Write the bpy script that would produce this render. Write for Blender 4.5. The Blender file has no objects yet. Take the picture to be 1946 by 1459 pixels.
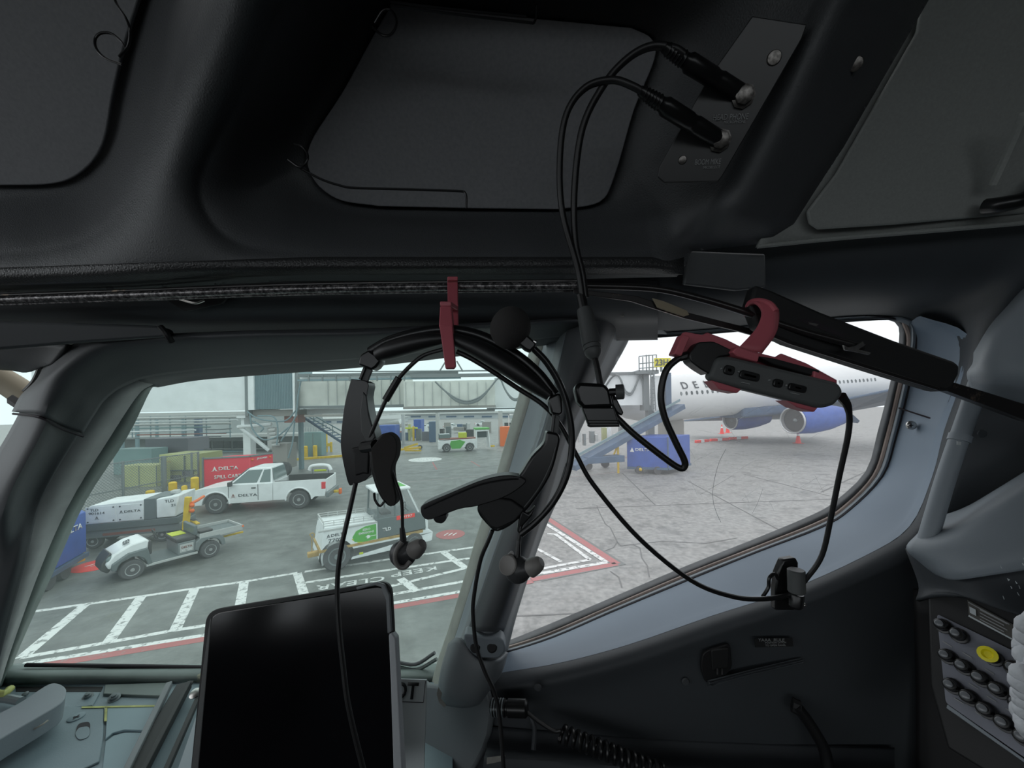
import bpy, bmesh, math, random
import numpy as np
from mathutils import Vector, Matrix
random.seed(7)
pi = math.pi
sc = bpy.context.scene
COL = sc.collection
# ------------------------------------------------------------------ camera
F, CX, HY, EYE = 730.0, 973.0, 773.0, 4.6      # focal length and principal point in photo pixels, eye height (m)
ROLL = math.radians(1.0)
cr, sr = math.cos(ROLL), math.sin(ROLL)
cd = bpy.data.cameras.new('camera'); cam = bpy.data.objects.new('camera', cd); COL.objects.link(cam)
cd.sensor_width = 36; cd.lens = F/1946*36; cd.shift_y = (HY-729.5)/1946
cd.clip_start = 0.01; cd.clip_end = 2000
cam.matrix_world = Matrix(((cr, sr, 0, 0), (0, 0, -1, 0), (-sr, cr, 0, EYE), (0, 0, 0, 1)))
sc.camera = cam
# ------------------------------------------------------------------ world: bright overcast sky
w = bpy.data.worlds.new('sky'); sc.world = w; w.use_nodes = True
nt = w.node_tree; nt.nodes.clear()
out = nt.nodes.new('ShaderNodeOutputWorld'); bg = nt.nodes.new('ShaderNodeBackground')
geo = nt.nodes.new('ShaderNodeTexCoord'); sep = nt.nodes.new('ShaderNodeSeparateXYZ'); rmp = nt.nodes.new('ShaderNodeValToRGB')
nt.links.new(geo.outputs['Generated'], sep.inputs[0]); nt.links.new(sep.outputs['Z'], rmp.inputs[0])
rmp.color_ramp.elements[0].color = (0.80, 0.86, 0.90, 1); rmp.color_ramp.elements[1].color = (1.0, 1.0, 1.0, 1)
nt.links.new(rmp.outputs[0], bg.inputs[0]); bg.inputs[1].default_value = 1.65
nt.links.new(bg.outputs[0], out.inputs[0])
sc.view_settings.view_transform = 'Standard'; sc.view_settings.look = 'None'
sc.view_settings.gamma = 1; sc.view_settings.use_curve_mapping = False
sc.view_settings.exposure = 0.0
sc.cycles.use_denoising = True
sc.cycles.max_bounces = 8; sc.cycles.diffuse_bounces = 5; sc.cycles.transparent_max_bounces = 24
sc.cycles.caustics_reflective = False; sc.cycles.caustics_refractive = False
# ------------------------------------------------------------------ projection helpers (pixel + distance -> metres)
def P(px, py, d):
    u = (px-CX)/F*d; v = (HY-py)/F*d
    return Vector((u*cr+v*sr, d, EYE-u*sr+v*cr))
CAMP = Vector((0, 0, EYE))
def G(px, py, z=0.0):
    v = P(px, py, 1)-CAMP
    return CAMP+v*((z-EYE)/v.z)
# ------------------------------------------------------------------ materials
M = {}
def mat(name, col, rough=0.5, metal=0.0, bump=0.0, bscale=200.0, var=0.0, vscale=3.0, kind='noise', col2=None, spec=0.5, wear=None, wscale=6, wthr=(0.55, 0.62), emit=None, alpha=None, obj=True):
    m = bpy.data.materials.new(name); m.use_nodes = True
    n = m.node_tree.nodes; l = m.node_tree.links
    b = n['Principled BSDF']
    b.inputs['Base Color'].default_value = (*col, 1); b.inputs['Roughness'].default_value = rough
    b.inputs['Metallic'].default_value = metal; b.inputs['Specular IOR Level'].default_value = spec
    tc = n.new('ShaderNodeTexCoord'); co = tc.outputs['Object']
    last = None
    if var > 0 or col2:
        t = n.new('ShaderNodeTexNoise'); t.inputs['Scale'].default_value = vscale; t.inputs['Detail'].default_value = 6
        l.new(co, t.inputs['Vector'])
        r = n.new('ShaderNodeValToRGB'); l.new(t.outputs['Fac'], r.inputs[0])
        c2 = col2 or tuple(c*(1-var) for c in col)
        r.color_ramp.elements[0].position = 0.3; r.color_ramp.elements[0].color = (*c2, 1)
        r.color_ramp.elements[1].position = 0.7; r.color_ramp.elements[1].color = (*(tuple(min(1, c*(1+var)) for c in col) if not col2 else col), 1)
        last = r.outputs[0]; l.new(last, b.inputs['Base Color'])
    if wear:
        t = n.new('ShaderNodeTexNoise'); t.inputs['Scale'].default_value = wscale; t.inputs['Detail'].default_value = 8; t.inputs['Roughness'].default_value = 0.7
        l.new(co, t.inputs['Vector'])
        r = n.new('ShaderNodeValToRGB'); l.new(t.outputs['Fac'], r.inputs[0])
        r.color_ramp.elements[0].position = wthr[0]; r.color_ramp.elements[1].position = wthr[1]
        mx = n.new('ShaderNodeMixRGB'); l.new(r.outputs[0], mx.inputs[0])
        if last: l.new(last, mx.inputs[1])
        else: mx.inputs[1].default_value = (*col, 1)
        mx.inputs[2].default_value = (*wear, 1); l.new(mx.outputs[0], b.inputs['Base Color'])
    if bump > 0:
        if kind == 'leather':
            t = n.new('ShaderNodeTexVoronoi'); t.feature = 'DISTANCE_TO_EDGE'; o = t.outputs['Distance']
        elif kind == 'wave':
            t = n.new('ShaderNodeTexWave'); o = t.outputs['Fac']
        else:
            t = n.new('ShaderNodeTexNoise'); o = t.outputs['Fac']
        t.inputs['Scale'].default_value = bscale; l.new(co, t.inputs['Vector'])
        bp = n.new('ShaderNodeBump'); bp.inputs['Strength'].default_value = bump; bp.inputs['Distance'].default_value = 0.3/bscale
        l.new(o, bp.inputs['Height']); l.new(bp.outputs[0], b.inputs['Normal'])
    if emit:
        b.inputs['Emission Color'].default_value = (*emit[0], 1); b.inputs['Emission Strength'].default_value = emit[1]
    M[name] = m
    return m
def glassmat(name, tint, veil, vcol, drops=0.0, dscale=350, scratch=0.0, refl=0.04):
    m = bpy.data.materials.new(name); m.use_nodes = True
    n = m.node_tree.nodes; l = m.node_tree.links; n.clear()
    o = n.new('ShaderNodeOutputMaterial')
    tr = n.new('ShaderNodeBsdfTransparent'); tr.inputs[0].default_value = (*tint, 1)
    tl = n.new('ShaderNodeBsdfTranslucent'); tl.inputs[0].default_value = (*vcol, 1)
    gl = n.new('ShaderNodeBsdfGlossy'); gl.inputs['Roughness'].default_value = 0.02
    tc = n.new('ShaderNodeTexCoord')
    mx = n.new('ShaderNodeMixShader'); l.new(tr.outputs[0], mx.inputs[1]); l.new(tl.outputs[0], mx.inputs[2])
    fac = n.new('ShaderNodeMath'); fac.operation = 'ADD'; fac.inputs[0].default_value = veil; fac.inputs[1].default_value = 0
    def ramp(src, a, b, k):
        r = n.new('ShaderNodeMapRange'); l.new(src, r.inputs[0]); r.inputs[1].default_value = a; r.inputs[2].default_value = b
        r.inputs[3].default_value = 0; r.inputs[4].default_value = k; return r.outputs[0]
    srcs = []
    if drops > 0:
        t = n.new('ShaderNodeTexVoronoi'); t.inputs['Scale'].default_value = dscale; l.new(tc.outputs['Object'], t.inputs['Vector'])
        a = ramp(t.outputs['Distance'], 0.30, 0.16, drops)
        t2 = n.new('ShaderNodeTexNoise'); t2.inputs['Scale'].default_value = 9; l.new(tc.outputs['Object'], t2.inputs['Vector'])
        b = ramp(t2.outputs['Fac'], 0.5, 0.62, 1.0)
        mm = n.new('ShaderNodeMath'); mm.operation = 'MULTIPLY'; l.new(a, mm.inputs[0]); l.new(b, mm.inputs[1]); srcs.append(mm.outputs[0])
    if scratch > 0:
        for k, rot in enumerate((0.3, 1.2, 2.2)):
            mp = n.new('ShaderNodeMapping'); l.new(tc.outputs['Object'], mp.inputs[0]); mp.inputs['Rotation'].default_value = (0, rot, 0); mp.inputs['Scale'].default_value = (7, 7, 160)
            t = n.new('ShaderNodeTexNoise'); t.inputs['Scale'].default_value = 1.6; t.inputs['Detail'].default_value = 2; l.new(mp.outputs[0], t.inputs['Vector'])
            srcs.append(ramp(t.outputs['Fac'], 0.70, 0.76, scratch))
    last = fac
    for s in srcs:
        l.new(s, last.inputs[1]); nx = n.new('ShaderNodeMath'); nx.operation = 'ADD'; l.new(last.outputs[0], nx.inputs[0]); nx.inputs[1].default_value = 0; last = nx
    l.new(last.outputs[0], mx.inputs[0])
    m2 = n.new('ShaderNodeMixShader'); m2.inputs[0].default_value = refl
    l.new(mx.outputs[0], m2.inputs[1]); l.new(gl.outputs[0], m2.inputs[2]); l.new(m2.outputs[0], o.inputs[0])
    M[name] = m
# ------------------------------------------------------------------ object helpers
def tag(o, label=None, cat=None, group=None, kind=None):
    if label: o['label'] = label
    if cat: o['category'] = cat
    if group: o['group'] = group
    if kind: o['kind'] = kind
    return o
def empty(name, loc=(0, 0, 0), rz=0.0, label=None, cat=None, group=None, scale=1.0):
    o = bpy.data.objects.new(name, None); COL.objects.link(o)
    o.location = loc; o.rotation_euler = (0, 0, rz); o.scale = (scale,)*3; o.empty_display_size = 0.1
    return tag(o, label, cat, group)
def link(name, me, m, parent=None, smooth=False, bevel=0, solid=0, segs=2, sub=0, loc=None, angle=35):
    o = bpy.data.objects.new(name, me); COL.objects.link(o)
    if m is not None and not me.materials: me.materials.append(M[m] if isinstance(m, str) else m)
    if parent is not None: o.parent = parent
    if loc is not None: o.location = loc
    if solid:
        s = o.modifiers.new('s', 'SOLIDIFY'); s.thickness = abs(solid); s.offset = 1 if solid > 0 else -1
    if bevel:
        b = o.modifiers.new('b', 'BEVEL'); b.width = bevel; b.segments = segs; b.limit_method = 'ANGLE'; b.angle_limit = math.radians(30)
    if sub:
        s = o.modifiers.new('u', 'SUBSURF'); s.levels = s.render_levels = sub
    if smooth:
        for p in me.polygons: p.use_smooth = True
        if angle:
            try: me.set_sharp_from_angle(angle=math.radians(angle))
            except Exception: pass
    return o
def pydata(name, vs, fs, m, parent=None, **k):
    me = bpy.data.meshes.new(name); me.from_pydata([tuple(v) for v in vs], [], fs); me.update()
    bm = bmesh.new(); bm.from_mesh(me); bmesh.ops.recalc_face_normals(bm, faces=bm.faces); bm.to_mesh(me); bm.free()
    return link(name, me, m, parent, **k)
class MB:
    def __init__(s): s.v = []; s.f = []
    def add(s, vs, fs):
        b = len(s.v); s.v += [Vector(v) for v in vs]; s.f += [tuple(b+i for i in f) for f in fs]; return s
    def box(s, x0, x1, y0, y1, z0, z1):
        vs = [(x, y, z) for x in (x0, x1) for y in (y0, y1) for z in (z0, z1)]
        return s.add(vs, [(0, 1, 3, 2), (4, 6, 7, 5), (0, 4, 5, 1), (2, 3, 7, 6), (0, 2, 6, 4), (1, 5, 7, 3)])
    def obox(s, a, b, w, h, up=(0, 0, 1)):          # beam from a to b, w wide, h high
        a = Vector(a); b = Vector(b); t = (b-a).normalized(); up = Vector(up)
        x = t.cross(up); x = x.normalized() if x.length > 1e-6 else Vector((1, 0, 0)); y = x.cross(t)
        vs = [p+x*(i*w/2)+y*(j*h/2) for p in (a, b) for i, j in ((-1, -1), (1, -1), (1, 1), (-1, 1))]
        return s.add(vs, [(0, 1, 2, 3), (7, 6, 5, 4), (0, 4, 5, 1), (1, 5, 6, 2), (2, 6, 7, 3), (3, 7, 4, 0)])
    def prism(s, pts, off):                          # closed 3-D outline extruded by off
        n = len(pts); off = Vector(off); vs = [Vector(p) for p in pts]+[Vector(p)+off for p in pts]
        return s.add(vs, [tuple(range(n))[::-1], tuple(range(n, 2*n))]+[(i, (i+1) % n, n+(i+1) % n, n+i) for i in range(n)])
    def cyl(s, a, b, r0, r1=None, seg=12, cap=True):
        a = Vector(a); b = Vector(b); r1 = r0 if r1 is None else r1; t = (b-a).normalized()
        x = t.cross(Vector((0, 0, 1))); x = x.normalized() if x.length > 1e-4 else Vector((1, 0, 0)); y = t.cross(x)
        vs = [p+(x*math.cos(2*pi*k/seg)+y*math.sin(2*pi*k/seg))*r for p, r in ((a, r0), (b, r1)) for k in range(seg)]
        fs = [(k, (k+1) % seg, seg+(k+1) % seg, seg+k) for k in range(seg)]
        if cap: fs += [tuple(range(seg))[::-1], tuple(range(seg, 2*seg))]
        return s.add(vs, fs)
    def lathe(s, a, t, prof, seg=20, cap=True):               # prof: (distance along t, radius)
        a = Vector(a); t = Vector(t).normalized()
        x = t.cross(Vector((0, 0, 1))); x = x.normalized() if x.length > 1e-4 else Vector((1, 0, 0)); y = t.cross(x)
        vs = [a+t*h+(x*math.cos(2*pi*k/seg)+y*math.sin(2*pi*k/seg))*r for h, r in prof for k in range(seg)]
        fs = [(j*seg+k, j*seg+(k+1) % seg, (j+1)*seg+(k+1) % seg, (j+1)*seg+k) for j in range(len(prof)-1) for k in range(seg)]
        if cap: fs += [tuple(range(seg))[::-1], tuple(range((len(prof)-1)*seg, len(prof)*seg))]
        return s.add(vs, fs)
    def tube(s, pts, r, seg=10, smooth=6, closed=False, flat=1.0, up=None):
        pts = spline([Vector(p) for p in pts], smooth) if smooth else [Vector(p) for p in pts]
        n = len(pts); R = r if callable(r) else (lambda t: r)
        vs = []; x = None
        for i, p in enumerate(pts):
            t = (pts[min(i+1, n-1)]-pts[max(i-1, 0)]).normalized()
            if up is not None: x = t.cross(Vector(up)).normalized()
            elif x is None:
                x = t.cross(Vector((0.13, 0.2, 1))).normalized()
            else: x = (x-t*x.dot(t)).normalized()
            y = t.cross(x); rr = R(i/(n-1))
            vs += [p+(x*math.cos(2*pi*k/seg)+y*math.sin(2*pi*k/seg)*flat)*rr for k in range(seg)]
        fs = [(j*seg+k, j*seg+(k+1) % seg, (j+1)*seg+(k+1) % seg, (j+1)*seg+k) for j in range(n-1) for k in range(seg)]
        fs += [tuple(range(seg))[::-1], tuple(range((n-1)*seg, n*seg))]
        return s.add(vs, fs)
    def ball(s, c, r, seg=14, rings=9, sx=1, sy=1, sz=1):
        c = Vector(c); vs = [c+Vector((0, 0, r*sz))]
        for i in range(1, rings):
            a = pi*i/rings
            vs += [c+Vector((math.sin(a)*math.cos(2*pi*k/seg)*r*sx, math.sin(a)*math.sin(2*pi*k/seg)*r*sy, math.cos(a)*r*sz)) for k in range(seg)]
        vs.append(c-Vector((0, 0, r*sz))); fs = [(0, 1+k, 1+(k+1) % seg) for k in range(seg)]
        for i in range(rings-2):
            a = 1+i*seg; fs += [(a+k, a+seg+k, a+seg+(k+1) % seg, a+(k+1) % seg) for k in range(seg)]
        a = 1+(rings-2)*seg; fs += [(a+k, len(vs)-1, a+(k+1) % seg) for k in range(seg)]
        return s.add(vs, fs)
    def xf(s, mtx): s.v = [mtx @ v for v in s.v]; return s
    def build(s, name, m, parent=None, **k): return pydata(name, s.v, s.f, m, parent, **k)
def spline(pts, k=6):
    if len(pts) < 3 or not k: return pts
    o = []; n = len(pts)
    for i in range(n-1):
        p0 = pts[i-1] if i else pts[0]*2-pts[1]; p1 = pts[i]; p2 = pts[i+1]; p3 = pts[i+2] if i+2 < n else pts[-1]*2-pts[-2]
        for j in range(k):
            t = j/k; o.append(0.5*((2*p1)+(p2-p0)*t+(2*p0-5*p1+4*p2-p3)*t*t+(3*p1-p0-3*p2+p3)*t**3))
    o.append(pts[-1]); return o
def loft(name, rows, m, parent=None, ku=6, kv=6, closed=False, solid=0.004, smooth=True, angle=50, raw=False):
    """rows of (px,py,d) control points with equal counts -> smooth surface through them"""
    R = [[(Vector(p) if raw else P(*p)) for p in r] for r in rows]
    if closed: R = [[r[-1]]+r+[r[0], r[1]] for r in R]
    R = [spline(r, ku) for r in R]
    if closed: R = [r[ku:-ku] for r in R]; 
    cols = [spline([R[i][j] for i in range(len(R))], kv) for j in range(len(R[0]))]
    nu = len(cols); nv = len(cols[0]); vs = [v for c in cols for v in c]
    fs = [(a*nv+b, a*nv+b+1, (a+1)*nv+b+1, (a+1)*nv+b) for a in range(nu-1) for b in range(nv-1)]
    me = bpy.data.meshes.new(name); me.from_pydata([tuple(v) for v in vs], [], fs); me.update()
    # normals towards the eye
    bm = bmesh.new(); bm.from_mesh(me); bmesh.ops.remove_doubles(bm, verts=bm.verts, dist=1e-6); bmesh.ops.recalc_face_normals(bm, faces=bm.faces)
    s = sum(((CAMP-f.calc_center_median()).dot(f.normal)*f.calc_area() for f in bm.faces))
    if s < 0: bmesh.ops.reverse_faces(bm, faces=bm.faces)
    bm.to_mesh(me); bm.free()
    o = link(name, me, m, parent, smooth=smooth, solid=-solid if solid else 0, angle=angle)
    return o
def slab(name, outline, d, th, m, parent=None, bevel=0.0015, segs=3, round_=0, dfun=None, **k):
    """outline in photo pixels at distance d (or d per point), thickness th away from the eye"""
    if round_: outline = rounded(outline, round_)
    pts = []
    for q in outline:
        dd = q[2] if len(q) > 2 else (dfun(q[0], q[1]) if dfun else d)
        pts.append(P(q[0], q[1], dd))
    nrm = Vector((0, 0, 0)); n = len(pts)
    for i in range(n): nrm += (pts[i]-pts[0]).cross(pts[(i+1) % n]-pts[0])
    nrm.normalize()
    if nrm.dot(CAMP-pts[0]) > 0: nrm = -nrm
    return MB().prism(pts, nrm*th).build(name, m, parent, bevel=bevel, segs=segs, smooth=True, **k)
def rounded(pts, r, seg=5):
    o = []; n = len(pts)
    for i in range(n):
        p0, p1, p2 = [Vector(pts[j % n]) for j in (i-1, i, i+1)]
        a = (p0-p1); b = (p2-p1); rr = min(r, a.length*0.45, b.length*0.45)
        a = p1+a.normalized()*rr; b = p1+b.normalized()*rr
        for j in range(seg+1):
            t = j/seg; o.append(tuple((1-t)**2*a+2*t*(1-t)*p1+t*t*b))
    return o
def copy_tree(o, parent=None):
    c = o.copy(); COL.objects.link(c); c.parent = parent
    for ch in list(o.children): copy_tree(ch, c)
    return c
def ptsd(lst, d): return [(x, y, d) for x, y in lst]
def textmesh(s, size=1.0, extrude=0.002, align='CENTER', bold=0.0, spacing=1.0):
    c = bpy.data.curves.new('lettering', 'FONT'); c.body = s; c.size = size; c.extrude = extrude; c.align_x = align; c.align_y = 'CENTER'
    c.offset = bold; c.space_character = spacing; c.resolution_u = 3
    o = bpy.data.objects.new('lettering', c); COL.objects.link(o)
    dg = bpy.context.evaluated_depsgraph_get(); me = bpy.data.meshes.new_from_object(o.evaluated_get(dg))
    bpy.data.objects.remove(o); bpy.data.curves.remove(c); return me
def text_on(s, m, parent, origin, xdir, ydir, size, name='lettering', extrude=0.001, bold=0.0, spacing=1.0, fit=None):
    """text lying in the plane of xdir, ydir (world or parent space)"""
    me = textmesh(s, 1.0, 0, bold=bold, spacing=spacing)
    x = Vector(xdir).normalized(); y = Vector(ydir); y = (y-x*y.dot(x)).normalized(); z = x.cross(y)
    vs = [v.co for v in me.vertices]; wd = max(v.x for v in vs)-min(v.x for v in vs)
    sx = (fit/wd) if fit else size
    mt = Matrix.Translation(origin) @ Matrix(((x.x*sx, y.x*size, z.x, 0), (x.y*sx, y.y*size, z.y, 0), (x.z*sx, y.z*size, z.z, 0), (0, 0, 0, 1)))
    me.transform(mt)
    me.materials.clear()
    o = link(name, me, m, parent)
    s_ = o.modifiers.new('s', 'SOLIDIFY'); s_.thickness = extrude; s_.offset = 0
    return o
# ------------------------------------------------------------------ interior materials
mat('liner', (0.070, 0.074, 0.078), 0.52, bump=0.45, bscale=420, kind='leather')
mat('liner_edge', (0.030, 0.031, 0.032), 0.45, bump=0.8, bscale=330, kind='leather')
mat('pocket_panel', (0.24, 0.243, 0.255), 0.75, bump=0.25, bscale=900, var=0.08, vscale=300)
mat('aft_panel', (0.30, 0.315, 0.30), 0.7, bump=0.2, bscale=900, var=0.06, vscale=400)
mat('dark_trim', (0.068, 0.073, 0.078), 0.55, bump=0.25, bscale=700, var=0.1, vscale=8)
mat('grey_trim', (0.22, 0.25, 0.275), 0.5, bump=0.2, bscale=800, var=0.06, vscale=8)
mat('reveal_lit_grey', (0.27, 0.275, 0.275), 0.6, bump=0.2, bscale=600, var=0.15, vscale=25)  # lighter grey: brightness of the window-facing pillar side put into the colour
mat('post_trim', (0.16, 0.175, 0.185), 0.5, bump=0.25, bscale=800, var=0.08, vscale=9)
mat('ledge', (0.205, 0.26, 0.325), 0.5, bump=0.15, bscale=800, var=0.04, vscale=6)  # window light on the side wall put into a lighter, bluer colour
mat('sidewall', (0.044, 0.050, 0.056), 0.6, bump=0.2, bscale=700, var=0.12, vscale=6)
mat('gasket', (0.10, 0.105, 0.11), 0.6, var=0.3, vscale=30)
mat('copper_seal', (0.30, 0.235, 0.205), 0.5, var=0.3, vscale=20)
mat('seam', (0.02, 0.015, 0.02), 0.7)
mat('seal_pale', (0.33, 0.34, 0.30), 0.6, var=0.15, vscale=30)
mat('deck_paint', (0.20, 0.26, 0.29), 0.55, bump=0.25, bscale=500, var=0.08, vscale=14, wear=(0.36, 0.37, 0.32), wscale=9, wthr=(0.68, 0.71))
mat('deck_blue', (0.215, 0.30, 0.335), 0.5, var=0.05, vscale=14)
mat('green_frame', (0.12, 0.15, 0.14), 0.5, var=0.25, vscale=12, wear=(0.28, 0.27, 0.18), wscale=7, wthr=(0.62, 0.66))
mat('yellow_primer', (0.42, 0.43, 0.14), 0.6, var=0.3, vscale=60)
mat('black_plastic', (0.010, 0.0105, 0.011), 0.3)
mat('black_matte', (0.012, 0.0125, 0.013), 0.6, bump=0.2, bscale=900)
mat('black_rubber', (0.013, 0.013, 0.0135), 0.42)
mat('near_black', (0.008, 0.008, 0.009), 0.6)
mat('rail_worn', (0.05, 0.048, 0.05), 0.25, metal=0.5, wear=(0.30, 0.285, 0.285), wscale=260, wthr=(0.46, 0.60))
mat('rail_dark', (0.04, 0.038, 0.038), 0.3, metal=0.6, wear=(0.22, 0.17, 0.13), wscale=30, wthr=(0.6, 0.66))
mat('steel', (0.55, 0.54, 0.52), 0.3, metal=1.0, var=0.3, vscale=200)
mat('bolt_grey', (0.20, 0.23, 0.24), 0.45, metal=0.3)
mat('red_plastic', (0.52, 0.12, 0.15), 0.5, bump=0.1, bscale=900)
mat('module_grey', (0.085, 0.09, 0.09), 0.5, bump=0.15, bscale=900)
mat('foam', (0.035, 0.033, 0.032), 0.95, bump=0.9, bscale=1500)
mat('bud_grey', (0.20, 0.19, 0.18), 0.5)
mat('bud_dark', (0.045, 0.046, 0.048), 0.4)
mat('case_grey', (0.36, 0.38, 0.40), 0.5)
mat('screen', (0.004, 0.004, 0.005), 0.12, var=0.3, vscale=8)
mat('placard_white', (0.52, 0.56, 0.57), 0.5)
mat('ink', (0.01, 0.01, 0.012), 0.6)
mat('print_grey', (0.30, 0.31, 0.31), 0.6)
mat('chipped', (0.34, 0.33, 0.30), 0.8, var=0.2, vscale=60)
mat('tan', (0.30, 0.26, 0.18), 0.7)
mat('knob_clear', (0.16, 0.17, 0.18), 0.15)
mat('panel_face', (0.20, 0.21, 0.25), 0.45, var=0.05, vscale=50)
mat('knob_yellow', (0.85, 0.75, 0.02), 0.45)
mat('placard_dark', (0.09, 0.085, 0.075), 0.5)
mat('fleece', (0.62, 0.64, 0.67), 0.95, bump=1.0, bscale=120)
mat('shell', (0.06, 0.063, 0.066), 0.8)
glassmat('glass_left', (0.81, 0.875, 0.86), 0.035, (0.88, 1.0, 0.97), drops=0.10, dscale=750, scratch=0.0)
glassmat('glass_right', (0.93, 0.935, 0.94), 0.06, (1, 1, 1), drops=0.0, scratch=0.03)
# ------------------------------------------------------------------ sdf helpers (numpy)
def segdist(px, py, poly, closed=True):
    d = np.full(px.shape, 1e9); n = len(poly); bx = np.zeros(px.shape); by = np.zeros(px.shape)
    for i in range(n if closed else n-1):
        x0, y0 = poly[i]; x1, y1 = poly[(i+1) % n]; dx, dy = x1-x0, y1-y0
        t = np.clip(((px-x0)*dx+(py-y0)*dy)/(dx*dx+dy*dy+1e-9), 0, 1); cx_, cy_ = x0+t*dx, y0+t*dy
        dd = np.hypot(px-cx_, py-cy_); m_ = dd < d; d = np.where(m_, dd, d); bx = np.where(m_, cx_, bx); by = np.where(m_, cy_, by)
    return d, bx, by
def inside(px, py, poly):
    c = np.zeros(px.shape, bool); n = len(poly)
    for i in range(n):
        x0, y0 = poly[i]; x1, y1 = poly[(i+1) % n]
        with np.errstate(divide='ignore', invalid='ignore'):
            k = ((y0 > py) != (y1 > py)) & (px < (x1-x0)*(py-y0)/((y1-y0) if y1 != y0 else 1e-9)+x0)
        c ^= k
    return c
def sm(t): t = np.clip(t, 0, 1); return t*t*(3-2*t)
def spoly(pts, k=5):
    return [tuple(v) for v in spline([Vector((x, y, 0)).to_2d().to_3d() for x, y in pts], k)]
def spl2(pts, k=5): return [(v.x, v.y) for v in spline([Vector((x, y, 0)) for x, y in pts], k)]
def heightfield(name, poly, dfun, step, m, parent=None, solid=0.004, angle=None):
    xs = [p[0] for p in poly]; ys = [p[1] for p in poly]
    X, Y = np.meshgrid(np.arange(min(xs)-step, max(xs)+2*step, step), np.arange(min(ys)-step, max(ys)+2*step, step))
    ins = inside(X, Y, poly); dd, bx, by = segdist(X, Y, poly)
    cxm = (X[:-1, :-1]+X[1:, 1:])/2; cym = (Y[:-1, :-1]+Y[1:, 1:])/2
    keep = ins[:-1, :-1] | ins[1:, :-1] | ins[:-1, 1:] | ins[1:, 1:]
    X2 = np.where(~ins, bx, X); Y2 = np.where(~ins, by, Y)
    near = ins & (dd < step*0.25); X2 = np.where(near, bx, X2); Y2 = np.where(near, by, Y2)
    D = dfun(X2, Y2)
    U = (X2-CX)/F*D; V = (HY-Y2)/F*D
    vs = np.stack([U*cr+V*sr, D, EYE-U*sr+V*cr], -1).reshape(-1, 3); W = X.shape[1]
    r, c = np.nonzero(keep); a = r*W+c
    fs = np.stack([a, a+1, a+W+1, a+W], -1)
    used, inv = np.unique(fs, return_inverse=True)
    me = bpy.data.meshes.new(name); me.from_pydata(vs[used].tolist(), [], inv.reshape(-1, 4).tolist()); me.update()
    s = sum((CAMP-p.center).dot(p.normal)*p.area for p in me.polygons)
    if s < 0: me.flip_normals()
    return link(name, me, m, parent, smooth=True, solid=-solid if solid else 0, angle=angle)
# planar fit through three corners
def plane_d(p0, p1, p2):
    a, b, c = P(*p0), P(*p1), P(*p2); n = (b-a).cross(c-a)
    def f(x, y):
        v = P(x, y, 1)-CAMP; t = n.dot(a-CAMP)/n.dot(v); return t
    return f
# ------------------------------------------------------------------ ceiling liner with its two pockets
RIM1 = [(-300, -300), (430, -300)]+spl2([(400, -60), (385, 0), (335, 130), (283, 290), (240, 390), (175, 448), (90, 474), (0, 482)])+[(-300, 486)]
BACK1 = [(-300, -300), (330, -300)]+spl2([(285, -60), (262, 0), (234, 90), (213, 180), (200, 255), (180, 300), (140, 336), (90, 350), (0, 352)])+[(-300, 352)]
RIM2 = [(640, -300)]+spl2([(560, -60), (530, 20), (470, 160), (400, 290), (378, 360), (404, 425), (462, 466), (560, 480)])+[(900, 481)]+spl2([(1240, 480), (1310, 445), (1372, 350), (1440, 220), (1520, 60), (1590, -90)])+[(1680, -300)]
BACK2 = spl2([(745, 6), (712, 62), (650, 175), (588, 275), (592, 335), (640, 378), (720, 392)])+[(900, 396)]+spl2([(1060, 398), (1140, 384), (1170, 330), (1205, 210), (1245, 110), (1238, 72), (1200, 52)])+[(1030, 36)]
def base_d(Y): return 0.27+(np.clip(Y, -400, 600)-0)*(0.10/500)
def liner_d(X, Y):
    D = base_d(Y)
    # the rib between the pockets and the aft bar bulge towards the room
    for RIM, BACK, deep in ((RIM1, BACK1, 0.066), (RIM2, BACK2, 0.066)):
        i1 = inside(X, Y, RIM); i2 = inside(X, Y, BACK)
        d1 = segdist(X, Y, RIM)[0]; d2 = segdist(X, Y, BACK)[0]
        t = d1/(d1+d2+1e-6); wall = 0.022+deep*(0.55*t+0.45*sm(t*1.15))
        D = D+np.where(i2, deep+0.026, np.where(i1, wall, 0))
        D = D+np.where(~i1, 0.022*np.exp(-d1/42.0), 0)
    # lower lip rolls under
    lip = segdist(X, Y, [(-300, 570), (0, 556), (252, 549), (554, 534), (980, 533), (1284, 530)], False)[0]
    D = D+0.035*np.exp(-(lip/16.0)**1.3)*(X < 1320)
    # aft bar: outer edge turns away
    ob = segdist(X, Y, [(1900, -250), (1765, 0), (1640, 215), (1515, 432), (1472, 460), (1312, 478)], False)[0]
    D = D+0.03*np.exp(-ob/34.0)+0.014*np.exp(-(segdist(X, Y, [(1700, -200), (1590, 0), (1480, 230), (1395, 390)], False)[0]/60)**2)*-1
    return D
LINER = [(-300, -260), (1905, -260), (1765, 0), (1640, 215), (1535, 400), (1515, 432), (1475, 460), (1312, 478), (1306, 500), (1286, 526), (980, 533), (554, 534), (252, 549), (0, 556), (-300, 570)]
def gx(x): return x
o = heightfield('ceiling', LINER, liner_d, 5, 'liner', solid=0); tag(o, kind='structure')
def back_d(X, Y): return base_d(Y)+0.055
CEIL = bpy.data.objects['ceiling']
bd = lambda y: .27+y*.0002+.079
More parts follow.
